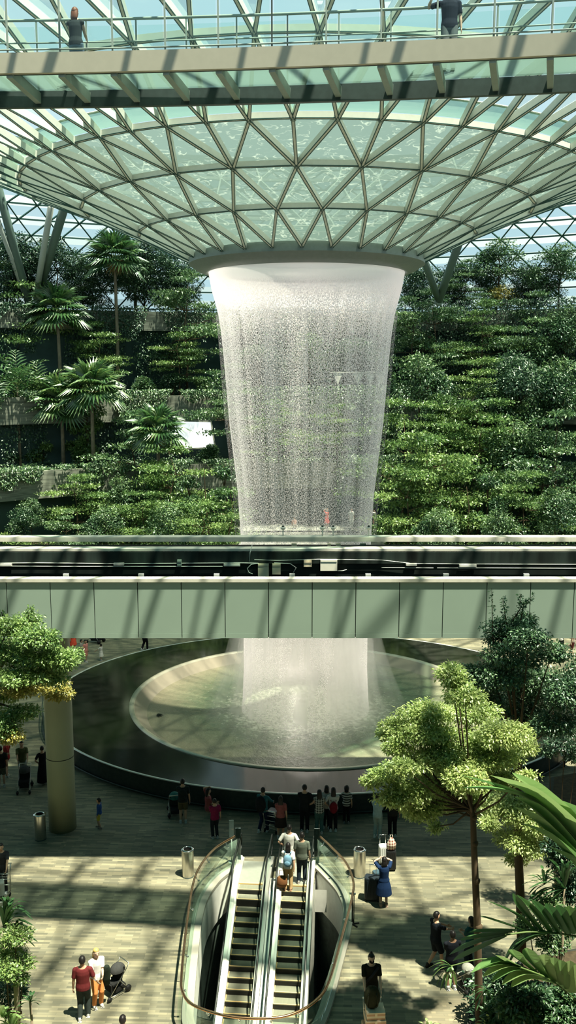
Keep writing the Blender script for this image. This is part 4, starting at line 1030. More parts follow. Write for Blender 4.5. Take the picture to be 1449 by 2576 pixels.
# --- individual palms and trees read from the picture, left of the fall
fan(295, 655, 87, 14.0, 'tallest slender fan palm, its crown just under the edge of the roof funnel')
fan(345, 695, 94, 21.7, 'short fan palm on the top terrace beside the tallest fan palm', 1)
fan(148, 790, 84, 14.0, 'big fan palm with a wide crown below the white and green struts')
fan(150, 1020, 79.5, 8.2, 'fan palm with a straw-coloured dry skirt above the lowest parapet')
fan(228, 985, 78, 8.2, 'fan palm standing right of the one with the dry skirt')
fan(392, 1090, 74, 2.6, 'fan palm beside the bright white panel', 1)
for px, top, d, z, l in ((42, 985, 79, 8.2, 'feathery palm cluster at the left edge above the lowest parapet'), (95, 1000, 81, 8.2, 'feathery palm cluster just right of the one at the left edge')):
    put(P_FEA[0], px, d, z, l, 1.0, None, None, (at(px, top, d).z-z)/6.0, 'palm')
for (pr, px, top, d, t, s, l) in (
    (P_RND[0], 25, 570, 96, 3, 1.15, 'dark rounded tree on the top terrace at the left edge, behind the struts'), (P_RND[1], 150, 585, 97, 3, 1.0, 'dark rounded tree on the top terrace between the slanting struts'),
    (P_RND[1], 365, 585, 96, 3, 1.1, 'dark rounded tree on the top terrace right of the tallest fan palm'), (P_RND[0], 465, 650, 93, 3, .95, 'dark tree on the top terrace against the collar of the waterfall'), (P_RND[1], 235, 640, 95, 3, .9, 'dark tree on the top terrace left of the tallest fan palm'),
    (P_LAY[1], 40, 665, 86, 2, 1.0, 'tiered light green tree at the left edge on the middle terrace'), (P_LAY[2], 200, 670, 90, 3, .62, 'small tiered tree on the top terrace above the big fan palm'), (P_LAY[2], 470, 690, 87, 2, 1.1, 'tiered tree on the middle terrace close to the waterfall'),
    (P_LAY[0], 250, 800, 86, 2, .8, 'tiered tree on the middle terrace right of the big fan palm'), (P_LAY[0], 450, 830, 85.5, 2, .9, 'lower tiered tree on the middle terrace close to the waterfall'), (P_SLIM[0], 212, 895, 80, 1, 1.0, 'slender lit tree behind the crowns of the paired fan palms'),
    (P_LAY[2], 330, 1045, 77, 0, 1.25, 'tiered tree left of the palm by the white panel'), (P_LAY[0], 425, 1110, 72, 0, 1.05, 'tiered tree in front of the palm by the white panel'), (P_LAY[2], 575, 925, 80.5, 1, 1.0, 'tiered tree on the lowest terrace near the waterfall'),
    (P_LAY[0], 180, 1185, 72, 0, 1.0, 'tiered tree in the ground bed under the dry-skirted palm'), (P_RND[2], 295, 1190, 73, 0, .75, 'rounded tree in the ground bed between two tiered trees'), (P_RND[2], 60, 1250, 70, 0, .55, 'small dark tree in front of the lowest recess at the left edge'),
    (P_LAY[1], 350, 1240, 69, 0, .85, 'tiered tree low in the ground bed left of the waterfall'), (P_SLIM[1], 470, 1175, 71, 0, 1.0, 'slender tree in the ground bed below the white panel'), (P_SLIM[0], 520, 1160, 70, 0, 1.05, 'slender bright tree in the ground bed near the waterfall'),
    (P_SLIM[1], 560, 1150, 72, 0, 1.1, 'slender tree hugging the left edge of the waterfall'), (P_LAY[0], 575, 1220, 66, 0, .95, 'tiered tree touching the left edge of the waterfall, low down'), (P_RND[2], 250, 1270, 67, 0, .6, 'leafy tree behind the viaduct below the tiered trees'),
    (P_RND[2], 420, 1255, 66, 0, .65, 'leafy tree behind the viaduct right of centre of the left bed'), (P_LAY[0], 500, 1255, 65, 0, .8, 'tiered tree behind the viaduct nearest the waterfall on the left'), (P_LAY[2], 150, 1290, 66, 0, .6, 'low tiered tree behind the viaduct at the far left'),
    # right of the fall
    (P_RND[2], 1245, 595, 92, 3, 1.35, 'large leafy tree crowning the right side under the roof grid'), (P_RND[2], 1400, 605, 90, 3, 1.3, 'large leafy tree at the right edge under the roof grid'), (P_RND[1], 1155, 650, 94, 3, .9, 'dark tree just right of the right-hand struts'),
    (P_RND[0], 1060, 660, 95, 3, .9, 'dark tree between the collar and the right-hand struts'), (P_LAY[2], 1165, 660, 89, 3, .8, 'tiered tree in front of the right-hand struts'), (P_RND[0], 1330, 660, 95, 3, 1.0, 'dark tree on the top terrace between the two large leafy trees'),
    (P_LAY[2], 1090, 740, 86, 2, 1.0, 'tiered tree below the feet of the right-hand struts'), (P_LAY[1], 1210, 760, 85, 2, 1.0, 'tiered tree under the yellow shrub on the right'), (P_LAY[2], 1330, 745, 85, 2, 1.1, 'tiered tree high on the right, second from the edge'), (P_RND[2], 1420, 760, 83, 2, 1.0, 'leafy tree at the right edge on the middle terrace'),
    (P_LAY[2], 1035, 755, 86, 2, .9, 'tiered tree on the middle terrace touching the right edge of the waterfall'), (P_LAY[1], 1205, 905, 79, 1, .95, 'bright tiered tree on the lowest terrace right of the waterfall'), (P_RND[2], 1060, 880, 80, 1, 1.0, 'leafy tree on the lowest terrace close to the waterfall, right side'),
    (P_RND[1], 1310, 870, 79, 1, 1.0, 'dark tree on the lowest terrace on the right'), (P_RND[2], 1410, 890, 77, 1, 1.05, 'leafy tree at the right edge on the lowest terrace'), (P_LAY[0], 1130, 985, 78, 1, .9, 'tiered tree on the lowest terrace left of the bright one'),
    (P_LAY[1], 1020, 1010, 74, 0, 1.15, 'tall tiered tree in the ground bed by the right edge of the waterfall'), (P_LAY[1], 1215, 1010, 74, 0, 1.2, 'tall tiered tree in the ground bed, middle of the right side'), (P_RND[2], 1300, 1040, 74, 0, 1.2, 'tall leafy tree in the ground bed on the right'), (P_LAY[2], 1410, 1045, 71, 0, 1.2, 'tall tiered tree in the ground bed at the right edge'),
    (P_LAY[0], 1085, 1075, 70, 0, 1.2, 'yellow-green tiered tree in the ground bed right of the waterfall'), (P_SLIM[0], 1135, 1190, 68, 0, 1.05, 'slender bright tree, leftmost of the row low on the right'), (P_SLIM[0], 1190, 1205, 67, 0, 1.0, 'slender bright tree, second of the row low on the right'), (P_SLIM[1], 1240, 1175, 68, 0, 1.05, 'slender tree, third of the row low on the right'),
    (P_LAY[1], 1330, 1190, 66, 0, .95, 'tiered tree low on the right behind the viaduct'), (P_RND[2], 1415, 1215, 65, 0, .8, 'leafy tree low at the right edge behind the viaduct'), (P_LAY[0], 1035, 1170, 68, 0, 1.0, 'tiered tree low beside the right edge of the waterfall'), (P_RND[2], 1110, 1270, 64, 0, .55, 'bushy tree behind the viaduct right of the waterfall'),
    (P_RND[2], 1270, 1275, 64, 0, .6, 'bushy tree behind the viaduct at the middle of the right side'), (P_SLIM[1], 1380, 1160, 69, 0, 1.0, 'slender tree low on the right, near the edge'),
    # seen through the fall
    (P_LAY[1], 700, 1010, 79, 1, .9, 'tiered tree seen through the left half of the waterfall'), (P_LAY[0], 850, 1010, 79, 1, .95, 'bright tiered tree seen through the right half of the waterfall'), (P_RND[2], 775, 830, 86, 2, 1.0, 'leafy tree seen through the middle of the waterfall'), (P_RND[0], 650, 860, 85, 2, .9, 'dark tree seen through the left of the waterfall'), (P_RND[0], 900, 840, 86, 2, .9, 'dark tree seen through the right of the waterfall')):
    if t == 3: d = min(d, 91.5, AY+math.sqrt(max(0, 50.5**2-(at(px, 900, 86).x-AX)**2)))
    z = zt(t, d, px); h0 = {id(P_LAY[0]): 7, id(P_LAY[1]): 8.5, id(P_LAY[2]): 8, id(P_RND[0]): 8, id(P_RND[1]): 9, id(P_RND[2]): 8, id(P_SLIM[0]): 6.5, id(P_SLIM[1]): 7.5}[id(pr)]
    put(pr, px, d, z, l, s, None, None, (at(px, top, d).z-z)/h0)
for px, d, t, pr, l in ((90, 80, 1, 1, 'leafy shrub on the lowest parapet left of the dry-skirted palm'), (30, 79, 1, 0, 'leafy shrub on the lowest parapet at the left edge'), (185, 79.5, 1, 1, 'bright shrub on the lowest parapet right of the dry-skirted palm'), (515, 80, 1, 0, 'clipped shrub below the white panel'),
                        (355, 85.5, 2, 0, 'shrub on the middle parapet left of the waterfall'), (430, 85.5, 2, 2, 'dark shrub on the middle parapet left of the waterfall'), (520, 85.5, 2, 0, 'shrub on the middle parapet next to the waterfall'), (20, 69, 0, 1, 'bright ground shrub at the far left behind the viaduct'), (80, 67, 0, 1, 'bright ground shrub second from the left behind the viaduct'), (215, 66, 0, 0, 'ground shrub behind the viaduct under the tiered trees'),
                        (1000, 80, 1, 0, 'shrub on the lowest parapet touching the waterfall on the right'), (1360, 79, 1, 1, 'bright shrub on the lowest parapet far right'), (1150, 65, 0, 1, 'bright ground shrub right of the waterfall behind the viaduct'), (1215, 64, 0, 0, 'ground shrub under the slender trees on the right'), (1420, 63, 0, 1, 'bright ground shrub at the right edge behind the viaduct')):
    put(P_SHR[pr], px, d, zt(t, d, px)+(.5 if t else 0), l, 1.25, None, None, None, 'shrub')
put(P_YEL[0], 1265, 89, 22.2, 'yellow flowering shrub on the top terrace on the right', 1.1, None, None, None, 'shrub')
used = set()
for proto, p, lab, s, rz, grp, cat, tall in PLANTED:
    o = proto if id(proto) not in used else copy_tree(proto)
    used.add(id(proto)); o.location = p; o.rotation_euler = (0, 0, rz)
    sz = (tall or s); sxy = s if tall is None else (s*.5+tall*.5)
    if proto in P_FAN: sxy = 1.0 if proto is P_FAN[0] else .9
    o.scale = (sxy, sxy, sz)
    if proto in P_FAN:      # stretch only the trunk, keep the crown's shape
        o.scale = (1, 1, 1); h0 = (9, 6.5)[P_FAN.index(proto)]
        for ch in o.children:
            if ch.name.startswith('trunk'): ch.scale = (1, 1, sz)
            else: ch.location = (0, 0, h0*(sz-1))
    tag(o, lab, 'palm' if 'palm' in proto.name else cat)
# --- uncounted growth: creepers on the walls, undergrowth in the beds
def creeper(name, label, R, z0, z1, a0, a1, n, m, L=.30, depth=.5, patch=.5, drop=True, seed=1):
    lv = Leaves(); rs = np.random.default_rng(seed)
    a = a0+(a1-a0)*rs.random(n*3); f = rs.random(n*3)
    keep = (np.sin(a*37+seed)+np.sin(a*91+seed*2)*.8+np.sin(a*17+f*3)*.8)/2.6 > (patch*2-1)*.9+(.8*f if drop else 0)-.35
    a = a[keep][:n]; f = f[keep][:n]; n = len(a)
    z = z1-(z1-z0)*f; R2 = R-rs.random(n)*depth
    P = np.stack([AX+R2*np.sin(a), AY+R2*np.cos(a), z], 1); out = np.stack([-np.sin(a), -np.cos(a), np.zeros(n)], 1)
    D = unit(out*.6+np.array([0, 0, -.6])+rs.normal(size=(n, 3))*.5); Nn = unit(out+np.array([0, 0, .7])+rs.normal(size=(n, 3))*.4)
    lv.add(P, D, Nn, L*(.7+.6*rs.random(n)), L*.55*(.7+.6*rs.random(n)), np.clip(.45+.25*rs.normal(size=n), 0, 1))
    tag(lv.build(name, m), label, 'creepers', kind='stuff')
LFT, RGT, MIDA = (R_(-58), R_(-6)), (R_(5.5), R_(58)), (R_(-6), R_(5.5))
creeper('creeper', 'creepers hanging over the lowest parapet on the left', 35.9, 7.4, 9.4, *LFT, 7000, G_MID, .20, .5, .52, seed=1)
creeper('creeper', 'creepers hanging over the middle parapet on the left', 41.9, 12.6, 15.2, *LFT, 9000, G_MID, .20, .6, .50, seed=2)
creeper('creeper', 'creepers hanging over the top parapet on the left', 47.9, 18.5, 22.9, *LFT, 8000, G_DARK, .22, .8, .55, seed=3)
creeper('creeper', 'dark climbers on the recessed walls on the left', 42.9, 8.0, 12.5, *LFT, 5000, G_DARK, .22, .6, .62, False, seed=4)
creeper('creeper', 'dark climbers high on the left wall', 48.9, 13.6, 20.6, *LFT, 10000, G_DARK, .24, .8, .55, False, seed=5)
creeper('creeper', 'creepers hanging over the lowest parapet on the right', 35.9, 4.0, 9.8, *RGT, 22000, G_MID, .22, .9, .30, seed=6)
creeper('creeper', 'creepers hanging over the middle parapet on the right', 41.9, 8.5, 15.6, *RGT, 27000, G_MID, .22, 1.0, .27, seed=7)
creeper('creeper', 'creepers hanging over the top parapet on the right', 47.9, 14.2, 23.4, *RGT, 28000, G_DARK, .23, 1.2, .27, seed=8)
creeper('creeper', 'creepers seen through the waterfall', 41.5, 8.5, 15.5, *MIDA, 6000, G_MID, .22, .8, .25, False, seed=9)
creeper('creeper', 'high creepers seen through the waterfall', 47.5, 14, 23.0, *MIDA, 7000, G_DARK, .22, .8, .25, False, seed=10)
def undergrowth(label, R0, R1, a0, a1, z, n, m, h=.9, seed=1, L=.21):
    lv = Leaves(); rs = np.random.default_rng(seed); a = a0+(a1-a0)*rs.random(n); R = R0+(R1-R0)*rs.random(n)
    zz = np.interp(R, [22, 26, 31, 37.4], [.5, 1.1, 2.0, 3.0]) if z is None else z
    hump = .6+.4*np.sin(a*60+seed)*np.sin(R*1.7); P = np.stack([AX+R*np.sin(a), AY+R*np.cos(a), zz+h*hump*rs.random(n)**.5], 1)
    D = unit(np.stack([rs.normal(size=n), rs.normal(size=n), .1+.5*rs.random(n)], 1)); Nn = unit(np.array([0, -.2, 1])+rs.normal(size=(n, 3))*.4)
    lv.add(P, D, Nn, L*(.6+.8*rs.random(n)), L*.5*(.6+.8*rs.random(n)), np.clip(.5+.25*rs.normal(size=n), 0, 1)); tag(lv.build('undergrowth', m), label, 'undergrowth', kind='stuff')
undergrowth('leafy groundcover filling the bed left of the waterfall', 22.5, 36, R_(-62), R_(-9), None, 30000, G_BRIGHT, 1.2, 1)
undergrowth('leafy groundcover filling the bed right of the waterfall', 22.5, 36, R_(13), R_(62), None, 38000, G_BRIGHT, 1.6, 2)
undergrowth('low planting along the lowest terrace', 36.4, 41.5, A0, A1, 8.2, 22000, G_MID, 1.1, 3)
undergrowth('low planting along the middle terrace', 42.4, 47.5, A0, A1, 13.9, 22000, G_MID, 1.2, 4)
undergrowth('low planting along the top terrace', 48.4, 52, A0, A1, 21.7, 22000, G_DARK, 1.6, 5)
# white panel glowing in place of sunlight, dark doors, white triangle panels, roof struts
def quad(name, pts, th, m, parent=None):
    P = [Vector(p) for p in pts]; n = (P[1]-P[0]).cross(P[3]-P[0]).normalized()*th
    q = MB(); q.add(P+[p+n for p in P], [(0, 1, 2, 3), (7, 6, 5, 4), (0, 4, 5, 1), (1, 5, 6, 2), (2, 6, 7, 3), (3, 7, 4, 0)]); return q.build(name, m, parent)
def lit(name, col, e):  # emission stands in for sunlight on the white panel
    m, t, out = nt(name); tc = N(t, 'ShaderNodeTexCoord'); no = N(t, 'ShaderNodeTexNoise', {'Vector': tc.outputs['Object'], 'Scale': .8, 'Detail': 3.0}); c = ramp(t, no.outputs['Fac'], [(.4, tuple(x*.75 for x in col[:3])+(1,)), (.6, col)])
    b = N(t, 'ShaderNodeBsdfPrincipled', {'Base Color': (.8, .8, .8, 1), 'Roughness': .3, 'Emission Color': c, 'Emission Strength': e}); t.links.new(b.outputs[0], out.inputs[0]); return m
DW = 84.0
o = empty('glow_panel_1', at(490, 1130, DW), 0, 'white panel in the planted wall left of the waterfall, sunlight put in as glow', 'panel', kind='structure')
quad('glow_pane', [at(x, y, DW)-o.location for x, y in ((436, 1130), (541, 1126), (531, 1062), (428, 1060))], .1, lit('sun_glow_panel', (.80, .86, .88, 1), .95), o)
q = MB(); 
for a, b in (((436, 1130), (541, 1126)), ((541, 1126), (531, 1060)), ((531, 1060), (428, 1058))): q.bar(at(*a, DW-.05)-o.location, at(*b, DW-.05)-o.location, .12, .12)
q.build('panel_frame', CONC, o)
o = empty('door_1', at(60, 1130, 81.5), 0, 'dark red-brown double door with two pale round handles at the left edge', 'door', kind='structure')
for x0, x1 in ((-10, 56), (58, 122)):
    lf_ = quad('door_leaf', [at(x0, 1135, 81.5)-o.location, at(x1, 1135, 81.5)-o.location, at(x1, 1077, 81.5)-o.location, at(x0, 1077, 81.5)-o.location], .08, mat('oxblood_door', (.045, .014, .012, 1), .4), o)
    q = MB(); hx = 18 if x0 < 0 else 62; q.ball(at(hx, 1104, 81.35)-o.location, (.13, .05, .13), 10, 6); q.build('door_handle', WHITEP, lf_, True)
o = empty('triangle_canopy', at(905, 945, 84.5), 0, 'white triangular shade panels seen through the right of the waterfall', 'canopy')
for tri_ in (((838, 938), (862, 938), (850, 968)), ((886, 938), (916, 938), (901, 968)), ((918, 940), (944, 940), (931, 968)), ((944, 938), (972, 938), (956, 975))):
    a, b, c = [at(x, y, 84.5)-o.location for x, y in tri_]; q = MB(); dpt = Vector((0, .08, 0)); q.add([a, b, c, a+dpt, b+dpt, c+dpt], [(0, 2, 1), (3, 4, 5), (0, 1, 4, 3), (1, 2, 5, 4), (2, 0, 3, 5)]); q.build('shade_panel', WHITEP, o)
q = MB(); q.bar(at(832, 937, 84.5)-o.location, at(975, 937, 84.5)-o.location, .1, .1); q.build('top_rail', WHITEP, o)
STRUTW = mat('pale_strut_paint', (.42, .45, .42, 1), .5, var=.05)
STRUT = mat('strut_paint', (.11, .16, .14, 1), .5, var=.05)
for (a, b, w_, m, l) in (((-5, 470), (70, 752), 20, STRUT, 'grey-green slanting roof strut at the left edge'), ((128, 520), (93, 728), 15, STRUTW, 'white slanting roof strut on the left, between two grey-green ones'), ((166, 508), (108, 700), 21, STRUT, 'grey-green roof strut on the left leaning right at the top'), ((-25, 500), (66, 750), 12, STRUTW, 'short white strut at the left beside the edge strut'),
                   ((1062, 640), (1100, 745), 18, STRUT, 'thin grey-green roof strut nearest the collar on the right'), ((1162, 590), (1108, 745), 20, STRUT, 'grey-green roof strut right of the collar, leaning right at the top')):
    d = 82; p0, p1 = at(*b, d+3), at(*a, d-2); p0 = p0+(p0-p1)*.10; e = empty('roof_strut', p0, 0, l, 'strut', 'roof struts'); r = w_/2/FPX*d
    q = MB(); q.tube([(0, 0, 0), p1-p0], r, 14); q.build('shaft', m, e, True)
    q = MB(); q.ball((0, 0, 0), r*1.1, 12, 8); q.build('foot_joint', STEELG, e, True)
# ------------------------------------------------------------------ foreground trees, palms and bed planting
def pads_tree(name, label, pads, d, m, trunk, L=.105, dens=1.0, seed=1, cat='tree', sprigs=(), dj=.9, bark=BARK, tone=.5, extra=None):
    """pads: (px, py, rx_px, ry_px); trunk: (list of (px,py), radius list) at distance d; real depth given to every pad"""
    r = random.Random(seed); sc = d/FPX
    base = at(*trunk[0][0], d); e = empty(name, base, 0, label, cat); lv = Leaves(); br = []
    for p_ in pads:
        px, py, rx, ry = p_[:4]; dd = d+r.uniform(-dj, dj)+(p_[4] if len(p_) > 4 else 0)
        c = at(px, py, dd)-base; R = (rx*sc, max(.6*rx*sc, ry*sc), ry*sc*.85)
        n = int(dens*(rx*ry)*.44)+40
        lv.pad(c, R, n, L, L*.5, tone=tone+r.uniform(-.12, .12), shell=.35, droop=.25, flat=.5); br.append(c)
        for k in range(max(2, int(rx*ry/700))):      # ragged outline
            u = Vector((r.gauss(0, 1), r.gauss(0, 1), r.gauss(0, 1))).normalized(); lv.pad(c+Vector((u.x*R[0], u.y*R[1], u.z*R[2]))*.95, (.22, .22, .15), 60, L, L*.5, tone=tone+.05, shell=.2, droop=.3)
    q = MB(); P = [at(x, y, d)-base for x, y in trunk[0]]; q.tube(P, trunk[1], 10)
    for k in range(2, len(P)-1): q.ball(P[k]+Vector((.02, -.02, 0)), trunk[1][k]*1.16, 8, 6)
    top = P[-1]; fork = P[-2]
    for c in br:
        o = fork.lerp(top, r.random()); mid = (o+c)/2+Vector((0, 0, -.15)); q.tube([o, mid, c], [trunk[1][-1]*.55, trunk[1][-1]*.35, .012], 6)
    for sp in sprigs:
        pts = [at(x, y, d)-base for x, y in sp]; q.tube(pts, [.02, .012, .006][:len(pts)] if len(pts) <= 3 else .012, 5)
        for i in range(14*len(pts)):
            f = r.random()*(len(pts)-1); i0 = int(f); p = pts[i0].lerp(pts[i0+1], f-i0); lv.pad(p, (.06, .06, .06), 2, L, L*.5, tone=tone, shell=.5)
    q.build('trunk', bark, e, True); lv.build('foliage', m, e)
    if extra:
        lv = Leaves()
        for px, py, rx, ry in extra[0]:
            c = at(px, py, d+r.uniform(-dj, dj))-base; lv.pad(c, (rx*sc, .7*rx*sc, ry*sc*.85), int((rx*ry)*.75)+40, L, L*.5, tone=.5, shell=.35, droop=.3)
        lv.build(extra[2], extra[1], e)
    return e
pads_tree('street_tree', 'big lime-green leafy tree before the pool at the right, on a forked trunk', [
    (1135, 1695, 38, 36), (1150, 1720, 30, 20), (1075, 1790, 80, 28), (1000, 1825, 50, 30), (975, 1845, 32, 24), (1065, 1840, 95, 34), (1180, 1790, 95, 36), (1270, 1845, 78, 42), (1150, 1865, 120, 40), (1000, 1880, 42, 26), (1235, 1905, 90, 34), (1320, 1880, 40, 30),
    (930, 1965, 28, 16), (965, 1950, 48, 26), (1025, 1990, 75, 40), (1095, 1960, 85, 36), (1060, 2035, 60, 38), (1130, 2010, 62, 34), (1095, 2080, 16, 14), (1170, 1960, 60, 40), (990, 2010, 40, 26), (1320, 1950, 26, 16), (1010, 1930, 55, 24), (1170, 1752, 60, 26), (1165, 1925, 90, 36), (1120, 1905, 80, 34), (1250, 1960, 60, 30), (1190, 2000, 50, 34), (1060, 1910, 60, 30)],
    20.3, G_LIME, ([(1207, 2632), (1204, 2480), (1201, 2330), (1196, 2215), (1192, 2120), (1190, 2055), (1186, 2030)], [.105, .098, .09, .082, .076, .068, .055]), L=.085, dens=1.75, seed=3)
pads_tree('street_tree', 'dark bushy tree at the right edge reaching up in front of the viaduct panels', [
    (1280, 1575, 55, 28), (1325, 1560, 30, 26), (1330, 1605, 58, 34), (1260, 1610, 50, 26), (1290, 1650, 85, 34), (1390, 1640, 50, 34), (1240, 1700, 95, 40), (1350, 1715, 105, 52), (1425, 1740, 60, 60), (1300, 1775, 110, 44), (1210, 1755, 60, 34), (1400, 1820, 75, 34), (1180, 1700, 50, 36), (1470, 1690, 50, 50), (1330, 1830, 70, 26)],
    23.2, G_DARK, ([(1313, 2410), (1309, 2260), (1304, 2150), (1302, 2040), (1303, 1920), (1300, 1840)], [.13, .125, .115, .105, .095, .075]), L=.090, dens=1.7, seed=5,
    sprigs=[[(1240, 1620), (1238, 1550), (1237, 1480)], [(1275, 1570), (1268, 1530), (1266, 1505)], [(1310, 1560), (1318, 1520), (1340, 1500)], [(1290, 1560), (1310, 1530), (1308, 1495)], [(1262, 1600), (1225, 1590), (1205, 1575)]], tone=.6,
    extra=([(1248, 2025, 52, 40), (1305, 2040, 66, 48), (1285, 2105, 55, 36), (1360, 2080, 46, 40), (1340, 2140, 42, 24), (1380, 2040, 40, 40), (1230, 2070, 30, 26), (1260, 2000, 60, 36), (1340, 2030, 60, 44), (1400, 2100, 40, 40), (1320, 2120, 60, 34), (1225, 2035, 36, 36), (1300, 2160, 36, 20)], G_LIME, 'lower_foliage'))
pads_tree('street_tree', 'light leafy tree at the left edge in front of the viaduct and its column', [
    (25, 1575, 48, 30), (75, 1560, 26, 24), (90, 1605, 66, 34), (25, 1640, 62, 40), (150, 1660, 56, 36), (95, 1650, 75, 36), (55, 1700, 78, 26), (120, 1700, 60, 26), (20, 1740, 50, 30), (60, 1790, 44, 24), (10, 1830, 44, 40), (188, 1650, 24, 28), (-40, 1620, 60, 60), (-30, 1720, 60, 50), (-40, 1800, 50, 50)],
    21.5, G_BRIGHT, ([(-93, 2560), (-92, 2400), (-88, 2100), (-80, 1900), (-70, 1780), (-60, 1700)], [.17, .16, .14, .13, .11, .08]), L=.085, dens=1.75, seed=8, tone=.6, sprigs=[[(70, 1570), (72, 1545), (78, 1525)], [(120, 1600), (140, 1590)], [(10, 1560), (4, 1540)]],
    extra=([(110, 1725, 75, 20), (50, 1735, 50, 20), (25, 1850, 36, 26), (150, 1745, 40, 22)], G_YEL, 'yellowing_foliage'))
def strap(lf, tn, path, w, tone=.5, fold=.25, k=5):
    P = catmull(path, k); m = len(P); rows = []
    for i, p in enumerate(P):
        t = (P[min(i+1, m-1)]-P[max(i-1, 0)]).normalized(); f = i/(m-1); s = t.cross(Vector((0, .35, 1)))
        if s.length < .1: s = Vector((1, 0, 0))
        s.normalize(); u = s.cross(t); ww = w*(.25+.75*math.sin(PI*min(1, .12+.62*f*1.15)))*(1-max(0, (f-.72)/.28)**1.6)
        rows.append((p-s*ww/2+u*ww*fold*.5, p, p+s*ww/2+u*ww*fold*.5))
    v = [q for r in rows for q in r]; n = len(lf.v)
    lf.add(v, [(3*i+a, 3*i+a+1, 3*i+4+a, 3*i+3+a) for i in range(m-1) for a in (0, 1)]); tn += [max(0, min(1, rnd.gauss(tone, .05)))]*len(v)
def strap_plant(name, label, blades, d, m, cat='palm', stalks=(), wsc=1.0, stem=None):
    root = at(*(stalks[0][0][0][:2] if stalks else blades[0][0][0][:2]), d+(stalks[0][0][0][2] if stalks else 0)); base = Vector((root.x, root.y, .38)); e = empty(name, base, 0, label, cat); lf = MB(); tn = []
    for pts, w, tone in blades:
        P = [at(p[0], p[1], d+(p[2] if len(p) > 2 else 0))-base for p in pts]
        strap(lf, tn, P, w*d/FPX*wsc, tone)
    toned(lf, tn, 'leaf_blades', m, e)
    if stalks:
        q = MB()
        for pts, r in stalks: q.tube(catmull([at(p[0], p[1], d+(p[2] if len(p) > 2 else 0))-base for p in pts], 5), r, 6, False)
        q.build('leaf_stalk', G_PETI, e, True)
    r0 = .07 if stalks else .035
    q = MB(); q.tube([(0, 0, -.08), (root-base)*.5+Vector((.03, 0, 0)), root-base], [r0*1.2, r0, r0*.8], 8); q.build('stem', BARKL, e, True)
    return e
G_BIGL = leaf_mat('leaf_big', (.03, .12, .04, 1), (.13, .30, .09, 1), (.44, .58, .24, 1), .40, .08)
strap_plant('broad_leaf_palm', 'big split palm leaf catching the sun at the right edge above the tree foot', [
    ([(1500, 2180, .3), (1420, 2075, .1), (1330, 1998, 0), (1232, 1950, -.3)], 62, .75), ([(1500, 2140, .3), (1410, 2040, .1), (1345, 1985, 0), (1288, 1943, -.2)], 46, .7), ([(1450, 2115, .2), (1370, 2030, .2), (1270, 1985, .1), (1160, 1950, 0)], 34, .4),
    ([(1450, 2125, .3), (1350, 2025, .3), (1262, 1990, .2), (1160, 1982, .1)], 34, .35), ([(1490, 2190, .2), (1410, 2100, .1), (1345, 2035, 0), (1290, 2003, -.2)], 40, .5), ([(1490, 2200, .2), (1410, 2120, .1), (1345, 2062, 0), (1295, 2030, -.2)], 36, .5),
    ([(1500, 2230, .2), (1430, 2150, .1), (1370, 2100, .1), (1310, 2070, 0)], 40, .45), ([(1520, 2200, .3), (1470, 2110, .2), (1449, 2060, .1), (1400, 2010, 0)], 70, .6), ([(1520, 2260, .3), (1465, 2190, .2), (1430, 2160, .2), (1380, 2130, .1)], 40, .4)],
    17.5, G_BIGL, wsc=1.7, stalks=[([(1520, 2330, .3), (1500, 2220, .2), (1440, 2110, .1)], .02)])
F2 = [((1455, 2350), (1440, 2310), (1430, 2278)), ((1440, 2350), (1418, 2310), (1405, 2276)), ((1425, 2350), (1395, 2305), (1375, 2272)), ((1405, 2350), (1370, 2300), (1338, 2262)), ((1385, 2348), (1345, 2295), (1300, 2250)), ((1365, 2346), (1322, 2300), (1290, 2246)), ((1345, 2345), (1295, 2300), (1225, 2266)),
      ((1325, 2344), (1270, 2325), (1205, 2304)), ((1300, 2342), (1240, 2344), (1178, 2346)), ((1290, 2345), (1220, 2356), (1155, 2366)), ((1280, 2350), (1200, 2372), (1130, 2402)), ((1275, 2355), (1200, 2390), (1138, 2418)), ((1350, 2346), (1300, 2375), (1262, 2438)), ((1380, 2348), (1320, 2370), (1275, 2435)), ((1470, 2350), (1460, 2310), (1452, 2280)), ((1400, 2350), (1340, 2352), (1290, 2390))]
strap_plant('feather_palm', 'dark feathery palm frond spreading left from the right edge, above the pleated one', [([(a[0], a[1], .1), (b[0], b[1], 0), (c_[0], c_[1], -.15)], 36, rnd.uniform(.25, .5)) for a, b, c_ in F2], 18.7, G_PALM, stalks=[([(1520, 2370, .3), (1420, 2350, .1), (1340, 2344, 0), (1270, 2352, -.1)], .02)])
F3 = [((1390, 2470), (1372, 2430), (1370, 2400)), ((1405, 2478), (1395, 2440), (1394, 2408)), ((1420, 2488), (1412, 2450), (1412, 2415)), ((1434, 2498), (1432, 2455), (1434, 2416)), ((1370, 2458), (1340, 2420), (1325, 2384)), ((1345, 2446), (1305, 2415), (1288, 2388)), ((1325, 2440), (1275, 2420), (1245, 2402)), ((1315, 2436), (1255, 2425), (1200, 2440)),
      ((1330, 2440), (1270, 2432), (1215, 2458)), ((1350, 2448), (1290, 2440), (1235, 2472)), ((1375, 2462), (1315, 2450), (1262, 2478)), ((1395, 2475), (1330, 2462), (1285, 2484)), ((1450, 2500), (1450, 2460), (1455, 2425)), ((1310, 2434), (1250, 2418), (1185, 2448))]
strap_plant('feather_palm', 'broad pleated palm frond low at the right edge, lit pale green', [([(a[0], a[1], .1), (b[0], b[1], 0), (c_[0], c_[1], -.15)], 46, rnd.uniform(.55, .85)) for a, b, c_ in F3], 18.0, G_BIGL, stalks=[([(1500, 2560, .3), (1437, 2506, .1), (1380, 2462, 0), (1310, 2434, -.1)], .018)])
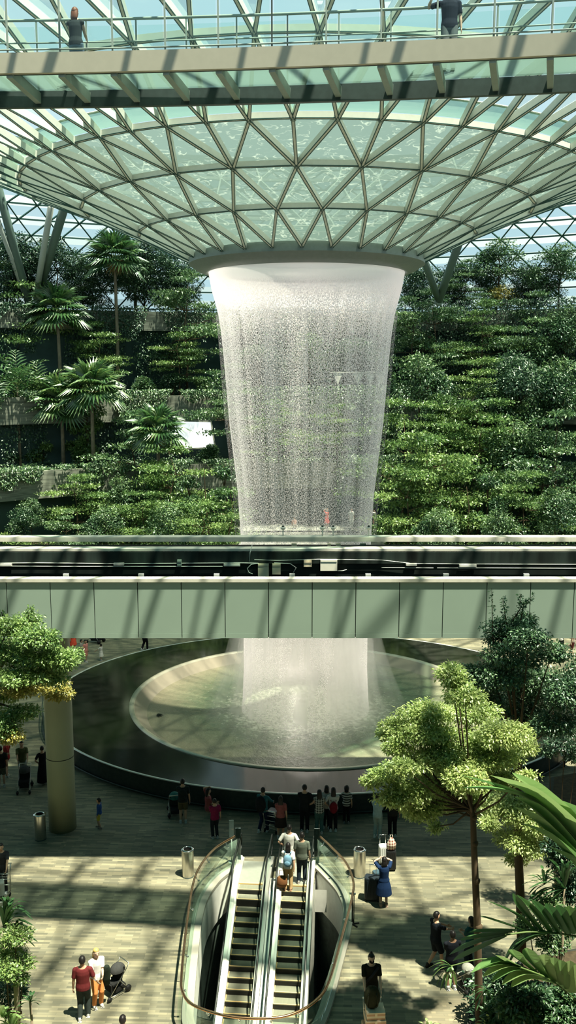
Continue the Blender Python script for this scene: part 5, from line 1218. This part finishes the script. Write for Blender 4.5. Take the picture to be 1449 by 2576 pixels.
def blades_fan(cx, cy, n, L, a0, a1, w, tone=.4, dr=.25):
    out = []
    for i in range(n):
        a = R_(a0+(a1-a0)*i/(n-1)+rnd.uniform(-5, 5)); l = L*rnd.uniform(.75, 1.1)
        out.append(([(cx, cy, 0), (cx+math.cos(a)*l*.5, cy-math.sin(a)*l*.5-l*.05, rnd.uniform(-.2, .2)), (cx+math.cos(a)*l, cy-math.sin(a)*l+l*dr, rnd.uniform(-.35, .35))], w, rnd.gauss(tone, .12)))
    return out
strap_plant('fan_palm', 'dark spiky fan palm at the right edge beside the second trunk', blades_fan(1420, 2235, 17, 105, 60, 235, 12, .3)+blades_fan(1370, 2225, 9, 60, 30, 220, 9, .3), 20.0, G_PALM)
strap_plant('fern', 'small green fern frond by the foot of the front tree trunk', blades_fan(1135, 2430, 9, 55, 150, 290, 8, .6)+blades_fan(1225, 2490, 9, 45, 160, 320, 8, .45), 19.6, G_PALM, 'fern', stalks=[([(1330, 2445, 0), (1230, 2412, 0), (1135, 2430, 0)], .014)])
strap_plant('strap_leaf_plant', 'tuft of yellow-green strap leaves at the bottom edge by the front trunk', blades_fan(1230, 2590, 11, 50, 20, 165, 9, .85)+blades_fan(1345, 2585, 9, 60, 20, 165, 10, .8), 19.4, G_BIGL, 'plant')
strap_plant('strap_leaf_plant', 'pale-edged strap leaf plant cut by the bottom edge in the middle right', blades_fan(1078, 2600, 7, 50, 50, 150, 8, .95), 20.6, G_BIGL, 'plant')
def bush(label, pads, d, m, L, seed, name='shrub', tone=.45, dens=.3):
    r = random.Random(seed); c0 = at(pads[0][0], pads[0][1], d); base = Vector((c0.x, c0.y, .38)); e = empty(name, base, 0, label, 'shrub'); lv = Leaves(); q = MB(); sc = d/FPX
    for px, py, rx, ry in pads:
        c = at(px, py, d+r.uniform(-.4, .4))-base; lv.pad(c, (rx*sc, rx*sc*.8, ry*sc), int(rx*ry*dens)+20, L, L*.45, tone=tone+r.uniform(-.1, .1), shell=.3); q.tube([(0, 0, -.05), c], [.03, .01], 5)
    q.build('stems', BARK, e); lv.build('foliage', m, e); return e
bush('dark glossy shrub in the bottom right corner under the pleated frond', [(1300, 2530, 60, 40), (1260, 2550, 50, 40), (1380, 2540, 70, 50), (1430, 2520, 50, 60), (1340, 2500, 50, 24)], 19.2, G_MID, .12, 1, tone=.35, dens=.9)
bush('dark broad-leaved shrub between the front trunk and the palm fronds', [(1265, 2480, 40, 50), (1290, 2450, 30, 30), (1250, 2540, 36, 40)], 19.4, G_DARK, .12, 2, dens=.45)
bush('round green bush behind the palm fronds at the right edge', [(1390, 2370, 50, 30), (1330, 2330, 40, 26), (1430, 2320, 50, 40), (1380, 2280, 50, 30)], 20.4, G_MID, .09, 3, tone=.6, dens=.7)
bush('dark shrub behind the spiky palm at the right edge', [(1420, 2160, 50, 40), (1440, 2230, 50, 50), (1400, 2130, 40, 30)], 21.5, G_DARK, .10, 4, dens=.7)
bush('leafy shrub at the right edge below the dark tree', [(1420, 1870, 60, 22), (1380, 1890, 30, 14), (1450, 1900, 40, 20)], 26, G_DARK, .11, 5, dens=.6)
# left bottom corner
strap_plant('fern', 'dark green feathery fern at the left edge', blades_fan(10, 2330, 15, 85, -20, 100, 12, .35)+blades_fan(40, 2360, 11, 55, -30, 120, 9, .4)+blades_fan(20, 2290, 9, 60, -10, 120, 9, .4), 19.4, G_PALM, 'fern')
bush('bright leafy shrub at the left edge under the fern', [(20, 2390, 45, 34), (60, 2420, 36, 24), (15, 2440, 40, 30), (50, 2460, 30, 20), (40, 2350, 50, 26)], 19.2, G_BRIGHT, .08, 6, tone=.6, dens=.6)
strap_plant('fan_palm', 'small dark fan palm sprig beside the pale stake at the left', blades_fan(76, 2520, 11, 34, -20, 200, 7, .3, .1), 19.0, G_PALM)
strap_plant('strap_leaf_plant', 'yellow-striped strap leaf plant in the bottom left corner', blades_fan(30, 2590, 13, 62, 10, 170, 12, .9)+blades_fan(5, 2560, 7, 50, 10, 120, 12, .85), 18.7, G_BIGL, 'plant')
bush('dark shrub in the bottom left corner behind the stake', [(10, 2500, 36, 34), (30, 2540, 26, 24), (55, 2490, 18, 26)], 19.5, G_DARK, .10, 7)
p = on(42, 2576, 0); st_ = at(42, 2500, 19.1); e = empty('timber_stake', (st_.x, st_.y, .35), 0, 'pale square timber stake in the bottom left planting', 'stake')
q = MB(); q.box((0, 0, 1.3), (.10, .10, 2.6)); q.build('post', BARKL, e); q = MB(); q.box((-.2, 0, 1.75), (.6, .04, .06)); q.build('cross_piece', BARK, e)
KERBD = mat('dark_kerb', (.035, .04, .035, 1), .7, var=.2)
# planting beds that carry them (kerbed, raised)
for poly, zt_, l, nm in (([(4.5, 12), (4.45, 20.6), (4.8, 21.9), (6.6, 23.6), (10, 24.5), (16, 24.5), (16, 12)], .35, 'kerbed planting bed at the lower right', 'planter'), ([(-5.95, 12), (-6.0, 18.6), (-6.6, 19.7), (-14, 20.5), (-14, 12)], .3, 'kerbed planting bed at the lower left', 'planter'),
                     ([(9.0, 30.0), (10.6, 35.0), (14.5, 36.5), (20, 36.5), (20, 30)], .45, 'dark-kerbed planting bed at the right edge beyond the trees', 'planter')):
    e = empty(nm, (poly[0][0], poly[0][1], 0), 0, l, 'planter'); o = Vector((poly[0][0], poly[0][1]))
    q = MB(); q.prism([(x-o.x, y-o.y) for x, y in poly], 0, zt_); q.build('kerb', KERBD, e)
    cx = sum(p[0] for p in poly)/len(poly); cy = sum(p[1] for p in poly)/len(poly)
    q = MB(); q.prism([(cx+(x-cx)*.96-o.x, cy+(y-cy)*.97-o.y) for x, y in poly], zt_-.1, zt_+.04); q.build('soil', SOIL, e)

def groundcover(label, x0, x1, y0, y1, n, m, seed):
    rs = np.random.default_rng(seed); lv = Leaves(); P = np.stack([x0+(x1-x0)*rs.random(n), y0+(y1-y0)*rs.random(n), .38+.75*rs.random(n)**.7], 1)
    D = unit(np.stack([rs.normal(size=n), rs.normal(size=n), .5*rs.random(n)], 1)); Nn = unit(np.array([0, -.1, 1])+rs.normal(size=(n, 3))*.4)
    lv.add(P, D, Nn, .15*(.6+.8*rs.random(n)), .07*(.6+.8*rs.random(n)), np.clip(.4+.22*rs.normal(size=n), 0, 1)); tag(lv.build('undergrowth', m), label, 'undergrowth', kind='stuff')
groundcover('low dark groundcover in the lower right planting bed', 4.65, 9.5, 17.5, 22.0, 9000, G_DARK, 21)
groundcover('low groundcover in the lower left planting bed', -10, -6.15, 16.5, 19.3, 5000, G_MID, 22)
# ------------------------------------------------------------------ bins, stands, signs
def bin_(px, py, label):
    p = on(px, py); e = empty('litter_bin', p, 0, label, 'bin', 'steel litter bins')
    q = MB(); q.lathe([(.19, .0), (.20, .02), (.20, .93)], n=40); q.build('shell', STEEL, e, True)
    q = MB(); q.lathe([(.20, .93), (.215, .94), (.215, .965), (.135, .975), (.13, .955)], n=40); q.build('rim', CHROME, e, True)
    q = MB(); q.lathe([(.132, .96), (.125, .70), (.0, .69)], n=28); q.build('dark_opening', BLACK, e, True)
    q = MB(); q.lathe([(.205, 0), (.205, .03), (.19, .035)], n=40); q.build('foot_ring', DARKST, e, True)
bin_(102, 2110, 'steel litter bin in the shade left of the viaduct column'); bin_(473, 2203, 'steel litter bin left of the escalators'); bin_(904, 2203, 'steel litter bin right of the escalators')
p = on(886, 2326); e = empty('barrier_stand', p, 0, 'dark thin post stand on a cross foot right of the copper handrail', 'stand')
q = MB(); q.tube([(0, 0, .03), (0, 0, 1.0)], .022, 8); q.tube([(.05, .03, .03), (.05, .03, .95)], .014, 8); q.build('post', BLACK, e, True)
q = MB()
for a in (0.2, 1.3, 2.3): q.bar((-.22*math.cos(a), -.22*math.sin(a), .03), (.22*math.cos(a), .22*math.sin(a), .03), .03, .03)
q.build('foot', BLACK, e)
q = MB(); q.tube([(-.04, 0, 1.0), (.09, .03, 1.0)], .03, 8); q.build('head', CHROME, e, True)
p = on(583, 2168); e = empty('sign_stand', p, .15, 'thin dark glass sign blade standing at the left end of the balustrade', 'sign')
q = MB(); q.box((0, 0, 1.22), (.16, .03, .62)); q.build('sign_panel', mat('dark_sign', (.05, .075, .07, 1), .2, var=.05), e); q = MB(); q.tube([(0, 0, 0), (0, 0, .92)], .02, 8); q.build('post', STEELG, e, True)
q = MB(); q.lathe([(.0, .02), (.12, .02), (.12, 0)], n=20); q.build('base_disc', STEELG, e, True)
p = on(1421, 1930); e = empty('sign_board', p, .3, 'small tilted white information board at the right edge beyond the trees', 'sign')
q = MB(); q.box((0, 0, .72), (.62, .03, .40), Matrix.Rotation(R_(-55), 3, 'X')); q.build('board', WHITEP, e); q = MB(); q.tube([(0, .05, 0), (0, .02, .70)], .03, 8); q.build('post', DARKST, e, True)
# glass guard rails beside the pool at the left
e = empty('guard_rail', on(112, 1830), 0, 'low curved dark railing on the plaza just left of the viaduct column', 'railing')
P = [on(150, 1900, 0), on(118, 1870, 0), on(108, 1830, 0), on(112, 1790, 0)]; P = [q_-e.location for q_ in catmull(P, 5)]
q = MB(); q.tube([q_+Vector((0, 0, .95)) for q_ in P], .025, 8); q.build('top_rail', DARKST, e, True)
for i in (0, 5, 10, 15): q = MB(); q.tube([P[i], P[i]+Vector((0, 0, .95))], .018, 6); q.build('post', DARKST, e, True)
q = MB(); q.strip(P, .1, .88, .015); q.build('glass_panel', WELLG, e)

# ------------------------------------------------------------------ people (feet at picture points on the floor)
def S(px, py, z=0): return on(px, py, z)
man1 = person(212, 2562, h=1.76, face=-6, label='man in a dark red t-shirt and white shoes, seen from behind', top=(.13, .022, .024), bcol=(.035, .045, .042), shoes=(.85, .83, .78), stride=.08, L='down', Rr=(.22, .25, 1.15), sleeve='short', voxel=.009)
p2 = person(246, 2530, h=1.66, face=150, label='blond person in a white top, and orange trousers beside the man in dark red', top=(.75, .74, .74), bcol=(.72, .27, .09), hair='blond', long=.35, shoes=(.5, .48, .45), L='hold', Rr=(.1, .3, 1.0), sleeve='short', fem=True, voxel=.009, skin=2)
e = empty('jacket', rot_loc(p2, (-.24, .10, .62)), p2.rotation_euler.z, 'black jacket with white cuffs carried over the blond person\'s arm', 'jacket')
q = MB(); q.rings([(0, 0, 0, .09, .05), (.01, 0, .2, .12, .07), (0, .02, .42, .11, .08), (0, .05, .56, .07, .08), (0, .08, .6, .03, .04)], 12); q.build('cloth', cloth((.02, .028, .02)), e, True)
for z_, x_ in ((.02, .06), (.12, -.10)): q = MB(); q.ball((x_, -.02, z_), (.03, .03, .04), 8, 6); q.build('cuff', cloth((.8, .8, .78)), e, True)
stroller(S(254, 2520)+Vector((.32, .35, 0)), 2.4, 'dark folded-down pushchair beside the blond person at the lower left', s=.8)
person(0, 0, loc=Vector((on(308, 2556, 1.7).x, on(308, 2556, 1.7).y, 0)), h=1.7, face=5, label='person at the bottom edge of whom only the dark hair shows', hair='black', top=(.1, .1, .1))
person(8, 2245, h=1.7, face=170, label='person cut by the left edge with bare arms, pushing a white trolley', top=(.04, .04, .045), bcol=(.05, .05, .05), L='push', Rr='push', skin=0, hair='black')
tr_ = trolley(S(10, 2262)+Vector((-.12, -.2, 0)), PI, 'white-framed luggage trolley cut by the left edge')
suitcase(S(8, 2262)+Vector((-.15, -.15, .18)), .3, 'grey suitcase on the trolley cut by the left edge', (.30, .32, .30), (.5, .3, .45), False)
person(251, 2083, h=1.15, face=-80, label='boy in a blue shirt and yellow shorts standing alone on the shaded floor', top=(.02, .07, .24), bottom='shorts', bcol=(.50, .42, .07), shoes=(.25, .2, .18), child=True, sleeve='long', stride=.1)
m = person(461, 2069, h=1.72, face=-5, label='man with a dark backpack and khaki shorts at the left of the pool wall', top=(.02, .03, .03), bottom='shorts', bcol=(.11, .095, .05), L='low', Rr='down'); backpack(m, 'dark backpack worn by the man in khaki shorts', (.012, .018, .017))
stroller(S(438, 2052)+Vector((0, .15, 0)), .2, 'dark pushchair with a teal canopy in front of the pool wall', (.02, .03, .03), (.03, .13, .12), .9)
person(524, 2052, h=1.66, face=70, label='woman in pink sitting low by the pool wall with her arm over her head', top=(.30, .08, .08), bcol=(.32, .2, .13), bottom='shorts', long=.3, sit=True, L='head', Rr='hold', fem=True)
person(541, 2108, h=1.5, face=-20, label='person in a magenta t-shirt behind the left end of the balustrade', top=(.20, .015, .06), bcol=(.02, .025, .03), L='hold', Rr='down')
m = person(662, 2094, h=1.74, face=25, label='man in a teal jacket with a black backpack, left of the group at the pool', top=(.035, .13, .15), sleeve='long', bcol=(.012, .022, .05), stride=.14, L='hold', Rr='push', shoes=(.6, .6, .6)); backpack(m, 'large black backpack worn by the man in the teal jacket', (.010, .012, .014), big=1.25)
t_ = trolley(S(690, 2088)+Vector((0, .1, 0)), -.4, 'luggage trolley in the shade between the teal jacket and the pink top', .9)
suitcase(S(690, 2088)+Vector((.02, .14, .16)), -.4, 'dark blue suitcase on the shaded luggage trolley', (.012, .03, .06), (.48, .32, .5), False)
person(706, 2108, h=1.6, face=0, label='woman in a pink top and long dark skirt with long hair, beside the shaded trolley', top=(.26, .08, .08), bottom='skirt', bcol=(.02, .015, .015), long=.42, fem=True, L='hold', Rr='down', hair='black')
person(766, 2092, h=1.82, face=5, label='tall man in a black waistcoat and white sleeves watching the pool', top=(.012, .014, .016), bcol=(.010, .011, .014), sleeve='short', L='hold', Rr='hip')
person(803, 2096, h=1.68, face=0, label='woman in a black and white plaid shirt and blue jeans', topmat=pattern_cloth('plaid_cloth', 'plaid', (.02, .022, .024, 1), (.45, .45, .42, 1)), bcol=(.06, .13, .13), long=.36, sleeve='long', fem=True, L='hold', Rr='hold')
person(821, 2083, h=1.66, face=8, label='person in a white top and dark trousers half hidden behind the plaid shirt', top=(.45, .45, .42), bcol=(.012, .02, .022), shoes=(.7, .7, .68), L='hold', Rr='hold', long=.2)
m = person(838, 2090, h=1.68, face=0, label='person in a white shirt with long hair wearing a red backpack', top=(.5, .5, .48), bcol=(.014, .014, .016), long=.5, shoes=(.6, .6, .58), fem=True, L='hip', Rr='hold'); backpack(m, 'dark red backpack hanging low on the person with long hair', (.16, .012, .02), zc=1.02, big=.9)
person(871, 2070, h=1.45, face=5, label='girl in a striped black and white top, rightmost of the group at the pool', topmat=pattern_cloth('striped_cloth', 'stripe', (.02, .02, .02, 1), (.50, .50, .46, 1)), bcol=(.012, .012, .014), long=.2, fem=True, child=True, L='hold', Rr='down', shoes=(.3, .3, .3))
# on the escalator
person(722, 0, h=1.74, face=4, label='person in a white t-shirt at the top of the right escalator', top=(.80, .79, .74), bcol=(.02, .022, .026), loc=EL(LU[1]-.24, .62, .01), L='hip', Rr='hip', hair='black')
m = person(727, 0, h=1.64, face=6, label='woman in a pale top and tan trousers on the right escalator', top=(.70, .70, .68), bcol=(.46, .31, .15), fem=True, long=.3, loc=EL(LU[1]-.20, -.32, -.02), L='hold', Rr='back', shoes=(.5, .3, .2)); backpack(m, 'light blue backpack worn by the woman on the right escalator', (.16, .30, .42), big=.85)
e = empty('tote_bag', rot_loc(m, (-.20, -.14, .22)), 0, 'brown bag hanging beside the woman on the right escalator', 'bag')
q = MB(); q.rings([(0, 0, 0, .15, .09), (0, 0, .12, .19, .11), (0, 0, .30, .15, .08), (0, 0, .36, .10, .04)], 14); q.build('bag_body', cloth((.20, .085, .035)), e, True)
q = MB(); q.tube([(-.1, 0, .33), (-.07, 0, .55), (.07, 0, .55), (.1, 0, .33)], .012, 6); q.build('handle', cloth((.12, .05, .02)), e, True)
person(772, 0, h=1.76, face=4, label='heavy man in a grey-green t-shirt and dark jeans on the right escalator', top=(.13, .15, .12), bcol=(.02, .028, .04), loc=EL(LU[1]+.22, .12, .01), L='down', Rr='down', hair='black', stride=.06)
# right of the escalator
person(949, 2106, h=1.66, face=20, label='person in a light blue top and pale jeans half hidden by the tree crown', top=(.30, .42, .46), bcol=(.28, .38, .38), sleeve='long', shoes=(.75, .75, .72), L='hold', Rr='hold')
person(987, 2104, h=1.72, face=0, label='person in black trousers standing under the edge of the lime tree crown', top=(.02, .02, .022), bcol=(.008, .009, .012), L='hold', Rr='down')
suitcase(S(963, 2172), .1, 'white upright suitcase by the woman taking a photo', (.75, .76, .74), (.30, .24, .62)); suitcase(S(983, 2188), .0, 'black upright suitcase with a striped bag on top', (.012, .013, .014), (.34, .26, .66))
e = empty('shopping_bag', S(983, 2188)+Vector((0, 0, .77)), .1, 'striped red and white bag on top of the black suitcase', 'bag')
q = MB(); q.rings([(0, 0, 0, .16, .10), (0, 0, .18, .17, .10), (.01, 0, .34, .08, .06), (.0, 0, .40, .04, .03)], 14); q.build('bag_body', pattern_cloth('bag_stripes', 'plaid', (.22, .06, .05, 1), (.75, .68, .55, 1)), e, True)
q = MB(); q.tube([(-.06, 0, .36), (-.03, 0, .50), (.03, 0, .5), (.06, 0, .36)], .01, 6); q.build('handle', cloth((.6, .5, .4)), e, True)
person(965, 2280, h=1.66, face=-5, label='woman in a navy tunic holding a phone up in both hands, right of the escalators', top=(.012, .03, .085), bottom='dress', bcol=(.01, .01, .012), hair='black', long=.25, fem=True, L='phone', Rr='phone', skin=2, shoes=(.4, .28, .22), voxel=.010)
suitcase(S(937, 2268)+Vector((0, .1, .02)), -.2, 'big dark suitcase standing beside the woman in navy', (.015, .022, .03), (.5, .34, .72)); m = suitcase(S(950, 2250)+Vector((.0, .15, 0)), .3, 'blue-grey suitcase behind the big dark one', (.05, .09, .12), (.3, .24, .66), False)
mm = person(932, 2556, h=1.78, face=176, label='man in a black t-shirt and black face mask pushing a loaded trolley towards us', top=(.018, .019, .014), bcol=(.02, .02, .02), L=(-.20, .37, .90), Rr=(.20, .37, .90), bun=True, mask=(.01, .01, .01), skin=2, voxel=.009)
q = MB(); q.tube([Vector(v) for v in ((-.16, .12, 1.42), (0, .15, 1.22), (.17, .12, 1.0))], .035, 8)
o = q.build('sling_bag', cloth((.03, .03, .035)), None, True); o.location = mm.location; o.rotation_euler = mm.rotation_euler; o.scale = mm.scale; tag(o, 'black sling bag across the chest of the masked man', 'bag')
cart = trolley(mm.location+Vector((.02, -.86, 0)), PI+.06, 'luggage trolley loaded with boxes, pushed by the masked man', .82)
CARD = pattern_cloth('carton_print', 'stripe', (.62, .38, .24, 1), (.80, .66, .50, 1))
for i, (dx, dy, dz, s, l) in enumerate(((-.14, -.12, .16, (.34, .42, .34), 'printed carton, left of the pair low on the masked man\'s trolley'), (.16, -.10, .16, (.24, .40, .36), 'printed carton, right of the pair low on the masked man\'s trolley'), (.0, -.08, .53, (.50, .40, .20), 'flat pale carton on top of the two low ones'), (.0, -.06, .735, (.46, .38, .20), 'topmost flat carton under the olive backpack'))):
    p = cart.location+Vector((dx, dy, dz)); e = empty('carton', p, .06, l, 'box'); q = MB(); q.box((0, 0, s[2]/2), s); q.build('box', CARD, e); q = MB(); q.box((0, 0, s[2]+.002), (.06, s[1], .004)); q.box((0, -s[1]/2-.002, s[2]*.7), (.06, .004, s[2]*.6)); q.build('tape', BOXT, e)
m2 = empty('anchor', (0, 0, 0)); m2.location = cart.location+Vector((-.10, .10, .74)); m2.rotation_euler = (0, 0, PI); 
bp = backpack(m2, 'dark olive backpack riding on top of the boxes on the trolley', (.03, .034, .02), big=1.25, zc=.28); bp.location = cart.location+Vector((-.08, -.06, .94)); bpy.data.objects.remove(m2)
person(1094, 2437, h=1.74, face=62, label='man in black with bare legs, left of the three by the trunk', top=(.010, .013, .018), bottom='shorts', bcol=(.010, .012, .016), stride=.17, L=(-.1, .5, 1.1), Rr=(.1, .5, 1.12), shoes=(.02, .02, .02), skin=0)
person(1135, 2488, h=1.72, face=-10, label='man in a black t-shirt seen from behind, right of the man with the outstretched arm', top=(.012, .014, .02), bottom='shorts', bcol=(.012, .03, .04), L='hold', Rr='hold', skin=1)
person(1182, 2440, h=1.62, face=-40, label='dark-haired person in teal half hidden by the front tree trunk', top=(.03, .10, .10), bcol=(.03, .04, .05), long=.2, L='hold', Rr='hold')
stroller(S(1168, 2492)+Vector((.05, .1, 0)), .5, 'pale wire-framed pushchair in front of the tree trunk', (.25, .27, .22), (.3, .3, .26), .75)
# far left in the shade edge
person(19, 1955, h=1.7, face=-100, label='person in a red t-shirt with a hand on the hip at the far left', top=(.30, .03, .03), bcol=(.14, .04, .04), bottom='shorts', L='hip', Rr='hip', skin=0, shoes=(.6, .6, .55))
person(5, 1980, h=1.74, face=-20, label='person in a black top and khaki shorts at the left edge', top=(.02, .02, .022), bottom='shorts', bcol=(.10, .11, .085), Rr='back', L='hold', skin=0)
person(58, 1962, h=1.68, face=160, label='person in an olive shirt standing behind a pushchair', top=(.10, .11, .05), bcol=(.3, .32, .28), L='push', Rr='push', skin=0)
stroller(S(60, 1982)+Vector((.1, -.2, 0)), PI+.15, 'dark pushchair in front of the person in the olive shirt', s=.95)
person(109, 1972, h=1.62, face=-30, label='woman in a long black dress beside the viaduct column', top=(.012, .011, .014), bottom='long_dress', bcol=(.01, .01, .01), fem=True, L='hip', Rr='hold', shoes=(.6, .55, .5))
# beyond the pool, left
person(184, 1640, h=1.68, face=120, label='person in a bright orange-red dress behind the tree at the left', top=(.75, .09, .05), bottom='dress', fem=True, voxel=.016, bcol=(.7, .1, .05))
person(206, 1655, h=1.1, face=100, label='small child next to the person in orange-red', top=(.45, .4, .35), bcol=(.3, .12, .08), child=True, voxel=.016)
person(216, 1665, h=1.3, face=120, label='child in pink behind the left tree, beyond the pool', top=(.65, .25, .22), bcol=(.5, .2, .15), bottom='shorts', child=True, voxel=.016, stride=.1)
person(255, 1662, h=1.0, face=-60, label='toddler in a white dress running on the sunlit floor beyond the pool', top=(.85, .78, .72), bottom='dress', child=True, voxel=.014, L='out', Rr='out', stride=.12, fem=True)
stroller(S(241, 1616), 1.2, 'blue pushchair under the viaduct beyond the pool', (.04, .14, .38), (.08, .22, .5), 1.1)
person(364, 1636, h=1.7, face=30, label='person in black by the far left edge of the pool ring', top=(.012, .012, .014), bcol=(.012, .012, .014), Rr='out', stride=.15, voxel=.016, skin=2)
# beyond the pool, right edge
person(1410, 1642, h=1.62, face=60, label='person in a white t-shirt reaching out beyond the right tree', top=(.85, .85, .82), bcol=(.02, .03, .03), Rr='out', L='hold', voxel=.016)
person(1440, 1650, h=1.72, face=-60, label='person with bare legs in dark red shorts at the right edge beyond the tree', top=(.3, .25, .22), bottom='shorts', bcol=(.09, .02, .02), voxel=.016, skin=2, stride=.1)
# on the steps behind the water
def far(px, py, **k):
    p = at(px, py, 77.5); p.z = 3.42; person(0, 0, loc=p, voxel=.02, **k)
far(822, 1322, h=1.68, face=140, label='person in red posing behind the waterfall', top=(.55, .09, .08), bottom='dress', L='hip', Rr='head', fem=True, skin=2)
far(740, 1320, h=1.5, face=170, label='person in pink sitting behind the waterfall on the left', top=(.6, .35, .3), bcol=(.5, .45, .4), skin=2, sit=True)
far(884, 1310, h=1.75, face=180, label='person in white seen through the right of the waterfall', top=(.8, .8, .76), bcol=(.75, .75, .7))
far(942, 1325, h=1.68, face=-90, label='person in white with raised arms at the right edge of the waterfall', top=(.85, .84, .8), bcol=(.25, .12, .1), bottom='shorts', L='phone', Rr='phone', skin=2)
# on the footbridge
def deck(x, off): p = bnear(x); return Vector((x, p.y+21.1+off, 23.3+.125))
wx = at(192, 190, 22.7).x; person(0, 0, loc=deck(wx, 1.25), h=1.64, face=10, label='woman with auburn hair in a dark vest and jeans on the footbridge', top=(.03, .04, .045), sleeve='none', bcol=(.13, .19, .26), hair='red', long=.25, fem=True, L='rail', Rr='rail', stride=.14, skin=2, shoes=(.1, .1, .1))
mx_ = at(1122, 180, 22.2).x; person(0, 0, loc=deck(mx_, 1.2), h=1.76, face=-175, label='man in a dark navy t-shirt and grey trousers on the footbridge', top=(.015, .02, .035), bcol=(.10, .12, .13), L='down', Rr=(.42, .2, 1.38), shoes=(.03, .03, .03), skin=2)
# ------------------------------------------------------------------ light, sky, camera
sun = bpy.data.lights.new('sun', 'SUN'); sun.energy = 12.0; sun.color = (1.0, .94, .73); sun.angle = R_(.9)
so = bpy.data.objects.new('sun', sun); COL.objects.link(so)
so.rotation_euler = Vector((-.25, .20, -1)).to_track_quat('-Z', 'Y').to_euler()
w = bpy.data.worlds.new('sky'); scene.world = w; w.use_nodes = True; t = w.node_tree; t.nodes.clear()
tc = N(t, 'ShaderNodeTexCoord'); sp = N(t, 'ShaderNodeSeparateXYZ', {0: tc.outputs['Generated']})
no = N(t, 'ShaderNodeTexNoise', {'Vector': tc.outputs['Generated'], 'Scale': 3.0, 'Detail': 5.0})
g = ramp(t, sp.outputs['Z'], [(.0, (.66, .84, .88, 1)), (.18, (.60, .80, .86, 1)), (.38, (.56, .78, .85, 1)), (.52, (.05, .24, .24, 1)), (1, (.04, .22, .22, 1))])
cl = ramp(t, no.outputs['Fac'], [(.5, 0), (.75, .4)])
mx = N(t, 'ShaderNodeMix', {0: cl, 6: g, 7: (.80, .90, .92, 1)}, data_type='RGBA')
bg = N(t, 'ShaderNodeBackground', {'Color': mx.outputs[2], 'Strength': 1.0}); o_ = N(t, 'ShaderNodeOutputWorld', {'Surface': bg.outputs[0]})
cam = bpy.data.cameras.new('camera'); co = bpy.data.objects.new('camera', cam); COL.objects.link(co)
co.location = (0, 0, CAMZ); co.rotation_euler = (PI/2-PITCH, 0, 0)
cam.sensor_fit = 'VERTICAL'; cam.sensor_height = 36; cam.lens = FPX*36/2576; cam.clip_end = 500
scene.camera = co
vs_ = scene.view_settings; vs_.view_transform = 'Standard'; vs_.look = 'None'; vs_.exposure = 0.15; vs_.gamma = 1.0
cy = scene.cycles; cy.max_bounces = 6; cy.diffuse_bounces = 2; cy.glossy_bounces = 3; cy.transmission_bounces = 3; cy.transparent_max_bounces = 24
cy.use_denoising = True; cy.use_adaptive_sampling = True; cy.adaptive_threshold = .02; cy.caustics_reflective = False; cy.caustics_refractive = False; cy.sample_clamp_indirect = 4
